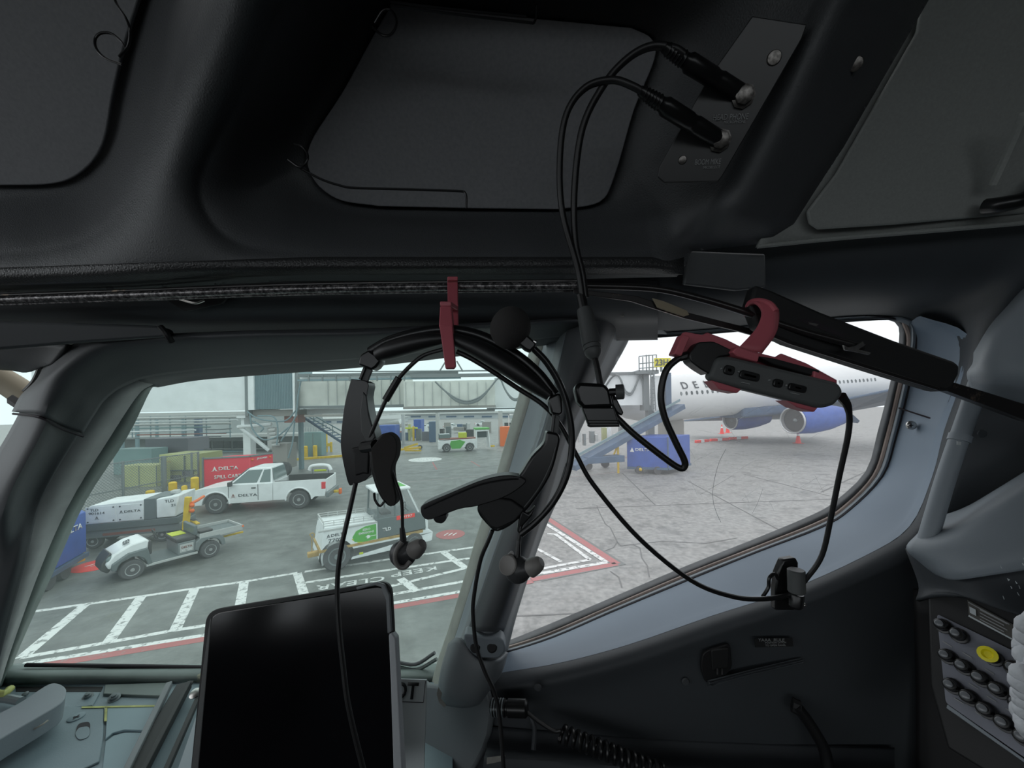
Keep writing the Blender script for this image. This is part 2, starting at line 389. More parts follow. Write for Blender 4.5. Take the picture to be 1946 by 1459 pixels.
for BK, q in ((BACK2, ((740, 20, bd(20)), (1230, 60, bd(60)), (900, 396, bd(396)))), (BACK1, ((-200, -100, bd(-100)), (260, -100, bd(-100)), (60, 352, bd(352))))):
    pl_ = plane_d(*q); slab('pocket_panel', [(x, max(y, -260)) for x, y in BK], 0, .004, 'pocket_panel', CEIL, dfun=pl_, bevel=.0012)
# grained lip cover along the lower edge
def lipd(X, Y): return liner_d(X, Y)-0.0035+0.004*sm(np.abs(X-900)/600)*0
yy = lambda x, y: float(y)+0.034*max(0, 600-x)
lip_rows = [[(x, yy(x, y), float(liner_d(np.array([float(x)]), np.array([yy(x, y)]))[0])-o_) for x in range(-240, 1301, 70)] for y, o_ in ((488, 0.000), (494, 0.0015), (508, 0.003), (522, 0.0025))]
lo = loft('edge_cover', lip_rows, 'liner_edge', CEIL, ku=3, kv=4)

# aft overhead panel
def aftd(x, y): return 0.34-(x-1500)*0.00007-0.00012*(430-y)*0
o = loft('ceiling', [[(1440, 470, .385), (1540, 462, .385), (1700, 446, .38), (2250, 400, .36)], [(1500, 330, .365), (1620, 325, .362), (1800, 310, .36), (2250, 280, .34)], [(1640, 60, .33), (1760, 60, .325), (1950, 50, .325), (2250, 40, .32)], [(1820, -260, .29), (1900, -260, .29), (2050, -260, .285), (2250, -260, .28)]], 'aft_panel', ku=5, kv=5)
tag(o, kind='structure'); AFT = o
pts = [(1800, -250), (1745, 60), (1590, 330), (1534, 402), (1540, 426), (1556, 436), (1700, 427), (1946, 406), (2240, 384), (2240, -250)]
def aft_d(x, y):
    v = 0.285+(y+260)*(0.098/720); return v-0.004
slab('cover_panel', [(x, y) for x, y in pts], 0, 0.004, 'aft_panel', AFT, dfun=lambda x, y: aft_d(x, y)-0.006, bevel=0.002)
MB().tube([P(1872, 392, .355), P(1905, 388, .345), P(1946, 378, .34), (P(1985, 350, .34)), P(2010, 300, .345)], 0.0065, 12, 6).build('handle', 'black_plastic', AFT, smooth=True)
MB().tube([P(1950, 215, .31), P(1918, 290, .33), P(1890, 350, .345)], 0.004, 8, 5).build('moulded_groove', 'aft_panel', AFT, smooth=True)
MB().tube([P(1440, 468, .386), P(1600, 452, .384), P(1800, 436, .376), P(2240, 398, .36)], 0.0022, 8, 3).build('edge_strip', 'aft_panel', AFT, smooth=True)
# ------------------------------------------------------------------ wall above the left window: header strip, L-shaped trim and pillar
o = loft('wall_upper', [[(x, 440, .47) for x in (-200, 100, 400, 700, 1000, 1250)], [(x, 500, .445) for x in (-200, 100, 400, 700, 1000, 1250)], [(x, 540+(1000-x)*0.018, .44) for x in (-200, 100, 400, 700, 1000, 1250)], [(x, 575+(1000-x)*0.02, .45) for x in (-200, 100, 400, 700, 1000, 1250)], [(x, 606+(1000-x)*0.012, .475) for x in (-200, 100, 400, 700, 1000, 1250)], [(x, 622+(1000-x)*0.016, .515) for x in (-200, 100, 400, 700, 1000, 1250)], [(x, 650+(1000-x)*0.016, .56) for x in (-200, 100, 400, 700, 1000, 1250)]], 'dark_trim', ku=3, kv=5)
tag(o, kind='structure'); UP = o
def rowy(x): return (1000-x)*0.012
S = [
 [(-160, 1300, .60), (-90, 1300, .555), (-40, 1300, .555), (-12, 1300, .57), (0, 1302, .61), (10, 1305, .70)],
 [(-140, 1225, .60), (-70, 1225, .545), (-20, 1225, .545), (6, 1225, .558), (24, 1226, .60), (38, 1228, .69)],
 [(-120, 1071, .58), (-30, 1071, .53), (22, 1071, .53), (48, 1071, .542), (80, 1073, .585), (107, 1075, .66)],
 [(-60, 948, .56), (5, 948, .505), (52, 948, .54), (80, 948, .553), (136, 950, .595), (163, 952, .64)],
 [(15, 824, .54), (72, 818, .495), (118, 824, .53), (150, 826, .548), (211, 828, .595), (242, 830, .625)],
 [(70, 720, .52), (118, 702, .475), (172, 734, .51), (207, 753, .54), (263, 750, .585), (287, 740, .61)],
 [(110, 664, .50), (185, 658, .47), (240, 694, .51), (262, 722, .545), (292, 730, .58), (300, 736, .61)],
 [(230, 640, .49), (260, 648, .475), (330, 680, .51), (360, 706, .55), (368, 716, .58), (374, 723, .60)],
 [(470, 628, .48), (470, 640, .475), (475, 672, .51), (480, 695, .55), (480, 706, .575), (480, 714, .60)],
 [(700, 624, .48), (700, 636, .475), (700, 662, .51), (700, 681, .55), (700, 690, .575), (700, 697, .60)],
 [(920, 612, .48), (920, 622, .475), (920, 640, .51), (920, 656, .55), (920, 664, .575), (920, 671, .60)],
 [(1100, 602, .48), (1100, 610, .475), (1100, 624, .51), (1100, 636, .55), (1100, 642, .575), (1100, 648, .60)]]
o = loft('wall_front', S[6:], 'dark_trim', ku=6, kv=6); tag(o, kind='structure'); HEAD = o
loft('pillar_moulding', [r[0:4] for r in S[0:7]], 'dark_trim', HEAD, ku=6, kv=6)
loft('pillar_reveal', [r[3:5] for r in S[0:7]], 'reveal_lit_grey', HEAD, ku=6, kv=6)  # window-facing side of the pillar, painted lighter as if lit
loft('window_reveal', [r[4:6] for r in S[0:7]], 'green_frame', HEAD, ku=6, kv=4)
loft('corner_moulding', [[(22, 782, .53), (76, 788, .484), (118, 810, .518), (158, 824, .545)], [(40, 750, .53), (92, 738, .478), (146, 774, .510), (180, 788, .537)]]+[[(x, y, d-.005) for x, y, d in r[0:4]] for r in S[5:]], 'dark_trim', HEAD, ku=6, kv=6)
MB().tube([P(26, 786, .528), P(76, 793, .486), P(118, 815, .519), P(158, 829, .546)], .0018, 6, 5).build('seam', 'seam', HEAD, smooth=True)
# visor strip at the far left
o = slab('visor_strip', [(-200, 592, .40), (0, 610, .425), (180, 615, .45), (300, 619, .462), (322, 628, .464), (322, 640, .466), (140, 652, .45), (0, 664, .43), (-200, 690, .40)], 0, 0.012, 'dark_trim', UP, bevel=0.003)
slab('latch', [(312, 568, .432), (434, 562, .432), (420, 578, .436), (350, 592, .438)], 0, 0.006, 'near_black', UP, bevel=0.001)
MB().tube([P(342, 569, .43), P(370, 576, .428), P(388, 571, .43)], 0.0012, 6, 5).build('latch_ring', 'steel', UP, smooth=True)
MB().tube([P(306, 622, .46), P(316, 634, .456), P(326, 650, .462)], 0.0035, 8, 5).build('visor_peg', 'near_black', UP, smooth=True)
# black block + windscreen brace at the left edge
o = loft('trim_1', [[(-200, 640, .50), (0, 655, .49), (90, 650, .48), (130, 656, .47)], [(-200, 690, .52), (0, 690, .51), (70, 690, .50), (100, 690, .49)], [(-200, 700, .54), (0, 703, .53), (50, 708, .52), (88, 694, .50)]], 'dark_trim', ku=4, kv=4); tag(o, kind='structure')
o = MB().tube([P(-160, 640, .60), P(-20, 708, .585), P(40, 744, .575), P(80, 775, .56)], lambda t: 0.017, 12, 4).build('trim_2', 'tan', smooth=True); tag(o, kind='structure')
MB().tube([P(40, 752, .565), P(66, 725, .55), P(80, 696, .53)], 0.004, 8, 4).build('clamp_strap', 'black_rubber', o, smooth=True)
MB().tube([P(30, 760, .558), P(52, 775, .55), P(74, 800, .55)], 0.009, 8, 4).build('bracket', 'near_black', o, smooth=True)
o = loft('trim_3', [[(50, 770, .66), (75, 790, .62)], [(0, 880, .66), (40, 880, .62)], [(-60, 1000, .66), (-20, 1000, .62)]], 'yellow_primer', ku=4, kv=4); tag(o, kind='structure')
o = MB().tube([P(62, 785, .60), P(25, 850, .60), P(-30, 950, .60)], 0.006, 8, 4).build('trim_4', 'post_trim', smooth=True); tag(o, kind='structure')
# ------------------------------------------------------------------ window 1 (left): glass
def pane(name, pts, m, th=0.004):
    vs = [P(*p) for p in pts]; n = Vector((0, 1, 0))
    return MB().prism(vs, n*th).build(name, m)
gl = lambda x, y: 0.60+(y-640)*0.00018+max(0, 300-x)*0.00003
GL = plane_d((300, 700, .625), (1150, 600, .62), (400, 1290, .70))
pts = [(150, 700), (330, 690), (700, 660), (1040, 620), (1160, 600), (1130, 700), (930, 1120), (840, 1290), (400, 1290), (-40, 1290), (60, 1000)]
o = pane('window_1', [(x, y, GL(x, y)) for x, y in pts], 'glass_left'); tag(o, kind='structure')
w3 = pane('window_3', [(-700, 560, .80), (75, 600, .74), (80, 800, .72), (-60, 1100, .72), (-700, 1200, .80)], 'glass_left'); tag(w3, kind='structure')
# gasket along the sill
MB().tube([P(50, 1263, GL(50, 1263)-.02), P(400, 1268, GL(400, 1268)-.02), P(830, 1276, GL(830, 1276)-.02)], 0.0035, 8, 3).build('gasket', 'seam', o, smooth=True)
MB().tube([P(752, 1257, .675), P(790, 1262, .67), P(826, 1240, .665)], 0.003, 8, 4).build('gasket', 'gasket', o, smooth=True)
MB().tube([P(752, 1266, .672), P(792, 1272, .668), P(830, 1252, .662)], 0.003, 8, 4).build('gasket', 'green_frame', o, smooth=True)
# ------------------------------------------------------------------ centre post between the windows
def rowx(y, xs, ds): return [(x, y, d) for x, d in zip(xs, ds)]
dd = (.645, .62, .612, .575, .515, .492, .495, .53, .60, .625)
PS = [
 rowx(560, (1035, 1048, 1060, 1080, 1098, 1130, 1160, 1186, 1205, 1222), dd),
 rowx(640, (1012, 1025, 1036, 1056, 1074, 1110, 1142, 1166, 1184, 1198), dd),
 rowx(742, (988, 1002, 1012, 1034, 1052, 1078, 1102, 1120, 1132, 1142), dd),
 rowx(830, (963, 976, 986, 1010, 1028, 1050, 1066, 1078, 1088, 1098), dd),
 rowx(925, (936, 948, 958, 976, 990, 1012, 1034, 1050, 1060, 1070), dd),
 rowx(1020, (905, 918, 926, 934, 950, 978, 1004, 1018, 1024, 1030), dd),
 rowx(1130, (872, 884, 890, 900, 912, 940, 968, 982, 988, 994), dd),
 rowx(1200, (850, 862, 868, 878, 888, 914, 942, 958, 966, 974), dd),
 rowx(1260, (830, 842, 846, 850, 862, 890, 922, 944, 956, 962), dd),
 rowx(1330, (812, 822, 826, 828, 840, 876, 910, 936, 956, 966), dd)]
o = loft('trim_5', PS, 'post_trim', ku=6, kv=6); tag(o, kind='structure'); POST = o
loft('seal_strip', [[(x, y, d-.002) for x, y, d in r[0:3]] for r in PS], 'seal_pale', POST, ku=6, kv=3)
loft('light_edge', [[(x, y, d-.0025) for x, y, d in r[2:5]] for r in PS[1:9]], 'grey_trim', POST, ku=6, kv=4)
loft('post_cover', [[(x, y, d-.006) for x, y, d in r[4:8]] for r in PS[0:8]], 'dark_trim', POST, ku=6, kv=6)
# lower socket with two holes
sk = slab('lower_bracket', rounded([(880, 1205), (956, 1214), (962, 1236), (948, 1252), (900, 1250), (886, 1232)], 8), .482, 0.02, 'grey_trim', POST, bevel=0.003)
for x in (903, 935):
    MB().lathe(P(x, 1230, .4805), P(x, 1230, 1)-CAMP, [(-.0005, .0048), (0.0006, .0062), (.004, .0062)], 16).build('hole_rim', 'near_black', POST, smooth=True)
loft('lower_cover', [[(852, 1222, .52), (872, 1212, .49), (905, 1250, .478), (945, 1255, .482), (966, 1240, .52)], [(838, 1270, .52), (856, 1262, .487), (893, 1275, .474), (935, 1280, .478), (955, 1275, .52)], [(832, 1312, .52), (846, 1318, .487), (880, 1326, .474), (916, 1322, .48), (938, 1306, .52)], [(838, 1334, .53), (852, 1341, .50), (878, 1345, .488), (904, 1341, .492), (925, 1330, .53)]], 'post_trim', POST, ku=5, kv=5)
slab('chipped_edge', [(833, 1306), (840, 1318), (838, 1328), (848, 1340), (844, 1344), (834, 1334), (830, 1318)], .484, .001, 'chipped', POST, bevel=0)
slab('screw_boss', rounded([(1196, 590), (1204, 596), (1202, 620), (1194, 632), (1188, 620)], 4), .535, 0.004, 'near_black', POST, bevel=.001)
# torn sealant at top of the post
for q in ([(1072, 566), (1118, 570), (1112, 585), (1100, 583), (1094, 596), (1086, 580), (1078, 582)], [(1146, 580), (1166, 590), (1188, 596), (1186, 602), (1168, 597), (1150, 590)], [(1162, 556), (1180, 560), (1176, 572), (1160, 566)]):
    slab('torn_sealant', q, .47, .001, 'chipped', POST, bevel=0)
slab('torn_recess', [(1118, 556), (1166, 552), (1222, 556), (1200, 596), (1186, 606), (1150, 588), (1112, 582)], .478, .003, 'near_black', POST, bevel=.001)
# ------------------------------------------------------------------ base plate and sill left of the post
o = slab('trim_6', [(800, 1290, .56), (812, 1300, .55), (925, 1310, .50), (933, 1335, .496), (934, 1365, .493), (930, 1395, .49), (920, 1425, .486), (904, 1455, .482), (880, 1490, .48), (780, 1520, .50)], 0, .01, 'post_trim', bevel=.004); tag(o, kind='structure')
o = loft('trim_7', [[(x, 1262-abs(x-420)*0.004, .71) for x in (-160, 100, 400, 700, 860)], [(x, 1270, .672) for x in (-160, 100, 400, 700, 860)], [(x, 1276, .655) for x in (-160, 100, 400, 700, 860)], [(x, 1290, .643) for x in (-160, 100, 400, 700, 860)], [(x, 1303, .65) for x in (-160, 100, 400, 700, 860)], [(x, 1310, .67) for x in (-160, 100, 400, 700, 860)]], 'green_frame', ku=3, kv=5); tag(o, kind='structure')
ZD = P(300, 1318, .62).z
def DK(px, py, h=0.0): return G(px, py, ZD+h)           # a point on the deck below the window
def deck(name, pts, h, th, m, parent=None, bevel=.001, **k):
    vs = [DK(x, y, h) for x, y in pts]
    return MB().prism(vs, (0, 0, -th)).build(name, m, parent, bevel=bevel, smooth=True, **k)
o = deck('trim_8', [(-260, 1296), (860, 1296), (860, 1620), (-260, 1620)], 0, .006, 'deck_paint', bevel=0); tag(o, kind='structure'); DECK = o
deck('shadow_gap', [(30, 1304), (196, 1304), (192, 1314), (30, 1314)], .0006, .001, 'near_black', DECK)
deck('upper_angle', [(200, 1300), (326, 1296), (314, 1322), (196, 1318)], .004, .005, 'green_frame', DECK)
deck('corner_plate', [(122, 1316), (190, 1315), (176, 1340), (120, 1346), (120, 1342)], .0025, .003, 'deck_paint', DECK)
deck('skin_plate', [(60, 1341), (198, 1343), (196, 1400), (189, 1446), (160, 1459), (120, 1500), (-120, 1520), (-100, 1420)], .003, .003, 'deck_paint', DECK, bevel=.0012)
deck('blue_plate', [(204, 1341), (306, 1341), (292, 1388), (236, 1386), (214, 1392), (200, 1404)], .0035, .0035, 'deck_blue', DECK, bevel=.0008)
deck('blue_plate', [(200, 1409), (216, 1397), (238, 1391), (272, 1391), (270, 1398), (288, 1400), (262, 1500), (190, 1500)], .0015, .002, 'deck_blue', DECK, bevel=.0008)
deck('primer_line', [(155, 1342), (306, 1339), (306, 1342), (155, 1345)], .0042, .0004, 'yellow_primer', DECK, bevel=0)
deck('primer_line', [(199, 1343), (204, 1343), (203, 1370), (198, 1370)], .0042, .0004, 'yellow_primer', DECK, bevel=0)
deck('slot', rounded([(148, 1374), (172, 1370), (170, 1400), (150, 1406), (143, 1392)], 9), .0036, .0004, 'seam', DECK, bevel=0)
deck('slot_floor', rounded([(149, 1382), (171, 1379), (170, 1400), (150, 1406), (142, 1395)], 9), .0040, .0002, 'deck_paint', DECK, bevel=0)
for x, y, r in ((167, 1324, .0045), (217, 1326, .0052)):
    b = MB().lathe(DK(x, y, .0025), (0.25, -.35, 1), [(0, r*1.5), (.0012, r*1.5), (.0014, r), (.005, r), (.0052, r*.6), (.008, r*.6), (.0082, r*.2)], 12)
    b.build('bolt', 'bolt_grey', DECK, smooth=True)
MB().lathe(DK(49, 1320, .0025), (0, -.3, 1), [(0, .004), (.003, .004), (.004, .002)], 10).build('bolt', 'bolt_grey', DECK, smooth=True)
MB().lathe(DK(145, 1363, .003), (0, 0, 1), [(0, .0095), (.0012, .0095), (.0016, .0088)], 20).build('screw_head', 'deck_paint', DECK, smooth=True)
c = DK(145, 1362, .0048)
MB().box(c.x-.004, c.x+.004, c.y-.0009, c.y+.0009, c.z, c.z+.0003).box(c.x-.0009, c.x+.0009, c.y-.004, c.y+.004, c.z, c.z+.0003).build('screw_slot', 'seam', DECK)
# slide rail running towards the eye
b = MB(); b.obox(DK(352, 1298, .012), DK(236, 1500, .012), .022, .004).obox(DK(360, 1300, .014), DK(256, 1500, .014), .006, .012).obox(DK(388, 1300, .014), DK(300, 1500, .014), .006, .008)
o = b.build('slide_rail', 'black_matte', bevel=.001); tag(o, 'long black slide rail running towards the viewer on the blue-grey deck below the left window', 'rail')
MB().obox(DK(322, 1300, .014), DK(224, 1500, .014), .008, .010).build('side_flange', 'post_trim', o, bevel=.0015)
MB().lathe(DK(371, 1318, .020), (0, -.6, 1), [(0, .0075), (.002, .0075), (.003, .005), (.0032, .002)], 14).build('screw', 'steel', o, smooth=True)
MB().obox(DK(392, 1340, .03), DK(340, 1500, .03), .016, .003).build('angle_strip', 'grey_trim', o, bevel=.001)
# ------------------------------------------------------------------ window 2 (right) surround: ring loft
ST = [ # glass edge, gasket, dark line (frame outer), shoulder, roll, wall, far
 ((1190, 643, .60), (1190, 640, .597), (1189, 636, .59), (1188, 628, .55), (1186, 600, .49), (1180, 560, .45), (1180, 480, .43)),
 ((1350, 632, .60), (1350, 629, .597), (1350, 625, .59), (1350, 616, .55), (1350, 590, .48), (1350, 540, .44), (1345, 445, .42)),
 ((1500, 620, .595), (1500, 616, .59), (1500, 611, .58), (1500, 600, .54), (1500, 575, .47), (1500, 520, .43), (1490, 430, .41)),
 ((1640, 608, .59), (1642, 604, .585), (1644, 599, .575), (1652, 588, .53), (1665, 560, .46), (1670, 510, .42), (1670, 425, .40)),
 ((1700, 612, .585), (1716, 606, .58), (1728, 612, .57), (1770, 585, .53), (1850, 545, .45), (1900, 490, .41), (1950, 405, .385)),
 ((1708, 650, .588), (1728, 648, .58), (1741, 648, .57), (1815, 640, .53), (1870, 620, .46), (1960, 560, .42), (2100, 480, .40)),
 ((1694, 717, .592), (1713, 722, .585), (1729, 728, .575), (1815, 712, .53), (1852, 710, .48), (1960, 700, .50), (2120, 680, .50)),
 ((1668, 819, .60), (1688, 828, .592), (1703, 832, .58), (1775, 815, .53), (1820, 830, .485), (1900, 850, .50), (2100, 870, .50)),
 ((1645, 895, .61), (1662, 905, .60), (1678, 905, .585), (1752, 895, .53), (1796, 930, .485), (1860, 980, .50), (2060, 1050, .50)),
 ((1588, 951, .62), (1603, 966, .61), (1614, 970, .592), (1708, 985, .525), (1745, 1030, .485), (1790, 1090, .495), (1980, 1300, .50)),
 ((1543, 978, .625), (1552, 996, .612), (1560, 1003, .595), (1625, 1042, .525), (1650, 1085, .487), (1670, 1160, .492), (1760, 1520, .50)),
 ((1428, 1026, .635), (1436, 1042, .617), (1442, 1048, .60), (1480, 1108, .53), (1492, 1150, .492), (1510, 1220, .495), (1540, 1520, .49)),
 ((1299, 1077, .642), (1306, 1093, .622), (1312, 1101, .605), (1345, 1153, .535), (1355, 1195, .497), (1370, 1260, .497), (1400, 1520, .49)),
 ((1151, 1140, .65), (1158, 1156, .628), (1163, 1163, .61), (1190, 1208, .54), (1200, 1248, .50), (1215, 1310, .50), (1240, 1520, .49)),
 ((1040, 1187, .655), (1047, 1204, .632), (1052, 1211, .613), (1065, 1244, .548), (1068, 1282, .505), (1078, 1340, .503), (1090, 1520, .49)),
 ((962, 1218, .66), (962, 1232, .636), (962, 1240, .618), (958, 1264, .555), (952, 1300, .51), (950, 1350, .505), (945, 1520, .49)),
 ((910, 1232, .665), (908, 1245, .64), (905, 1252, .622), (900, 1275, .56), (895, 1310, .52), (895, 1350, .51), (880, 1520, .50))]
o = loft('wall_right', [[s[j] for j in (2, 3, 4, 5, 6)] for s in ST], 'sidewall', ku=6, kv=6); tag(o, kind='structure'); WR = o
def cmr(p0, p1, p2, p3, t): return 0.5*((2*p1)+(p2-p0)*t+(2*p0-5*p1+4*p2-p3)*t*t+(3*p1-p0-3*p2+p3)*t**3)
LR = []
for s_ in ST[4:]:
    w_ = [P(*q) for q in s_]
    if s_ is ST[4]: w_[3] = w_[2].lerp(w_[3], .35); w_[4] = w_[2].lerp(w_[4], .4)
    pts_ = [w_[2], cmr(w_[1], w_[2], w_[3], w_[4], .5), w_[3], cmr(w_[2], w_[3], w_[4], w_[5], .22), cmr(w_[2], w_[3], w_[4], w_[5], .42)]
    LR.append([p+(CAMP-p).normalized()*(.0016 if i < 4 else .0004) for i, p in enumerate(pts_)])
loft('window_ledge_lit', LR, 'ledge', WR, ku=6, kv=4, raw=True, solid=0)  # thin skin over wall_right, its lit tone painted in the colour
o = loft('trim_9', [[s[0], ((s[0][0]+s[1][0])/2, (s[0][1]+s[1][1])/2, (s[0][2]+s[1][2])/2-.006), s[1]] for s in ST], 'gasket', ku=6, kv=3); tag(o, kind='structure')
cp = loft('trim_10', [[(s[1][0], s[1][1], s[1][2]-.001), ((s[1][0]+s[2][0])/2, (s[1][1]+s[2][1])/2, (s[1][2]+s[2][2])/2-.007), s[2]] for s in ST], 'grey_trim', ku=6, kv=4); tag(cp, kind='structure')
MB().tube([P(s[1][0], s[1][1], s[1][2]-.0045) for s in ST[4:]], .0032, 8, 5).build('copper_seal', 'copper_seal', cp, smooth=True)
MB().tube([P(s[2][0], s[2][1], s[2][2]-.001) for s in ST[3:]], .0014, 6, 5).build('seam', 'seam', cp, smooth=True)
GR = plane_d((1190, 600, .605), (1730, 560, .592), (960, 1240, .665))
o = pane('window_2', [(x, y, GR(x, y)+.004) for x, y in [(1160, 600), (1760, 560), (1760, 760), (1700, 930), (1600, 1010), (1300, 1130), (920, 1280), (1000, 1060)]], 'glass_right'); tag(o, kind='structure')
W2 = o
mat('scratch', (0.30, 0.31, 0.32), 0.5); mat('scratch_light', (0.8, 0.82, 0.84), 0.4)
def scr(pts, m='scratch', r=.00016): MB().tube([P(x, y, GR(x, y)+.0035) for x, y in pts], r, 5, 5).build('scratch', m, W2)
scr([(1380, 852), (1366, 880), (1356, 920), (1355, 950), (1362, 975), (1370, 992)], r=.00028); scr([(1450, 928), (1440, 955), (1430, 975)]); scr([(1330, 940), (1390, 905)]); scr([(1400, 800), (1440, 775), (1480, 770)], 'scratch_light')
for k in range(46):
    x, y = random.uniform(1290, 1560), random.uniform(770, 960); a = random.choice((-.5, -.55, -.6, .2, 1.1)); L_ = random.uniform(8, 42)
    scr([(x, y), (x+L_*.5*math.cos(a), y+L_*.5*math.sin(a)-1), (x+L_*math.cos(a), y+L_*math.sin(a))], random.choice(('scratch', 'scratch_light')), .00009)
# panel seam and screw on the aft side of the frame
MB().tube([P(1708, 775, .572), P(1760, 792, .545), (P(1806, 806, .518)), P(1830, 810, .50)], .0012, 6, 5).build('seam', 'seam', WR, smooth=True)
s_ = MB().lathe(P(1731, 808, .556), (-.2, -1, 0.1), [(0, .0065), (.002, .0062), (.004, .004)], 14).build('screw', 'steel', WR, smooth=True)
c = P(1731, 808, .5525); MB().box(c.x-.003, c.x+.003, c.y-.0006, c.y, c.z-.0006, c.z+.0006).box(c.x-.0006, c.x+.0006, c.y-.0006, c.y, c.z-.003, c.z+.003).build('screw_slot', 'seam', WR)
# window corner fairing behind the post (soft cone of light grey)
loft('corner_fairing', [[(1180, 560, .50), (1215, 566, .49), (1262, 630, .57), (1268, 634, .60)], [(1186, 600, .54), (1210, 600, .52), (1240, 632, .575), (1245, 636, .60)], [(1188, 640, .60), (1200, 640, .60), (1215, 640, .60), (1222, 641, .60)]], 'grey_trim', WR, ku=5, kv=5)
slab('fold_flap', [(1305, 476, .408), (1455, 482, .408), (1457, 545, .412), (1400, 552, .415), (1300, 540, .412)], 0, .006, 'dark_trim', WR, bevel=.002)
# recess with plug, moulded fins, label on the lower side wall
dw = .489
slab('recess', rounded([(1336, 1240), (1388, 1222), (1392, 1270), (1372, 1290), (1342, 1300), (1332, 1270)], 10), dw-.001, .004, 'near_black', WR, bevel=.001)
slab('recess_plug', rounded([(1352, 1236), (1386, 1232), (1384, 1268), (1354, 1274)], 4), dw-.004, .006, 'black_matte', WR, bevel=.001)
for x in (1363, 1372): MB().obox(P(x, 1270, dw-.006), P(x, 1281, dw-.006), .0018, .0012, (0, 1, 0)).build('pin', 'steel', WR)
loft('moulded_rib', [[(1345, 1303, dw-.001), (1349, 1298, dw-.006), (1352, 1293, dw-.001)], [(1420, 1285, dw-.001), (1424, 1279, dw-.007), (1428, 1272, dw-.001)], [(1525, 1258, dw-.0), (1526, 1255, dw-.002), (1527, 1252, dw-.0)]], 'sidewall', WR, ku=5, kv=4)
slab('label_plate', [(1434, 1214), (1506, 1212), (1508, 1228), (1436, 1230)], dw-.002, .001, 'black_matte', WR, bevel=0)
text_on('YAAA  RULE', 'print_grey', WR, P(1466, 1216, dw-.0042), P(1500, 1216, 1)-P(1400, 1216, 1), (0, 0, 1), .0055, extrude=.0002, fit=.033)
text_on('POSITION LATCH', 'print_grey', WR, P(1474, 1221, dw-.0042), (1, 0, 0), (0, 0, 1), .003, extrude=.0002, fit=.026)
text_on('TO OPEN PANEL', 'print_grey', WR, P(1474, 1226, dw-.0042), (1, 0, 0), (0, 0, 1), .003, extrude=.0002, fit=.026)
for x, y in ((1303, 1295), (1022, 1306)):
    MB().lathe(P(x, y, .494), (0, -1, 0), [(0, .005), (.0012, .004), (.0014, .002)], 12).build('screw', 'dark_trim', WR, smooth=True)
# lower ledge at the foot of the side wall
o = loft('trim_11', [[(930, 1380, .50), (1080, 1390, .50), (1300, 1405, .495), (1700, 1420, .49)], [(925, 1420, .485), (1080, 1425, .482), (1300, 1440, .48), (1700, 1450, .47)], [(920, 1440, .455), (1080, 1448, .455), (1300, 1465, .45), (1700, 1475, .45)], [(915, 1500, .45), (1080, 1500, .45), (1300, 1520, .445), (1700, 1520, .445)]], 'sidewall', ku=5, kv=5); tag(o, kind='structure')
MB().tube([P(1008, 1360, .49), P(1016, 1385, .483), P(1014, 1425, .47)], .003, 8, 4).build('moulded_fin', 'sidewall', o, smooth=True)
slab('chipped_patch', [(925, 1440), (960, 1436), (955, 1446), (925, 1452)], .452, .0008, 'chipped', o, bevel=0)
# ------------------------------------------------------------------ aft side: bolster, tube, lower moulding
o = loft('trim_12', [[(2060, 470, .42), (1960, 530, .42), (1915, 580, .43), (1880, 620, .44), (1850, 670, .45)], [(2060, 520, .36), (1990, 560, .37), (1925, 600, .39), (1880, 645, .405), (1848, 690, .43)], [(2060, 640, .345), (1990, 650, .355), (1930, 670, .37), (1870, 690, .39), (1838, 706, .42)], [(2060, 735, .345), (1990, 730, .355), (1930, 725, .37), (1870, 722, .39), (1838, 718, .42)], [(2060, 765, .37), (1990, 758, .375), (1930, 748, .39), (1870, 738, .405), (1842, 730, .43)], [(2060, 800, .43), (1990, 790, .43), (1930, 775, .44), (1870, 762, .45), (1850, 750, .46)]], 'grey_trim', ku=5, kv=5); tag(o, kind='structure')
o = MB().tube([P(1862, 720, .45), P(1845, 770, .448), P(1800, 900, .445), P(1770, 1000, .44), P(1752, 1060, .44)], .0085, 12, 4).build('trim_13', 'grey_trim', smooth=True); tag(o, kind='structure')
MB().tube([P(1826, 826, .446), P(1822, 838, .446)], .0098, 12, 0).build('clip_band', 'grey_trim', o, smooth=True)
slab('paint_chip', [(1819, 838), (1827, 840), (1826, 846), (1819, 845)], .434, .0006, 'placard_white', o, bevel=0)
o = loft('trim_14', [[(1850, 740, .47), (1960, 760, .44), (2100, 780, .42)], [(1830, 850, .475), (1950, 850, .45), (2100, 850, .43)], [(1790, 960, .475), (1900, 930, .46), (2100, 860, .44)], [(1760, 1040, .475), (1860, 1000, .46), (2100, 930, .44)]], 'sidewall', ku=5, kv=5); tag(o, kind='structure')
MB().lathe(P(1866, 824, .455), (-.2, -1, 0), [(0, .005), (.001, .0045), (.0012, .003)], 12).build('screw', 'sidewall', o, smooth=True)
o = loft('trim_15', [[(1770, 985, .47), (1830, 965, .46), (1900, 925, .44), (2100, 800, .41)], [(1742, 1015, .45), (1800, 1005, .43), (1890, 960, .41), (2100, 830, .39)], [(1722, 1042, .44), (1790, 1040, .415), (1890, 1010, .395), (2100, 930, .37)], [(1752, 1072, .435), (1800, 1082, .408), (1890, 1065, .385), (2100, 1020, .36)], [(1780, 1094, .43), (1812, 1102, .405), (1890, 1092, .385), (2100, 1060, .36)]], 'grey_trim', ku=5, kv=5); tag(o, kind='structure')
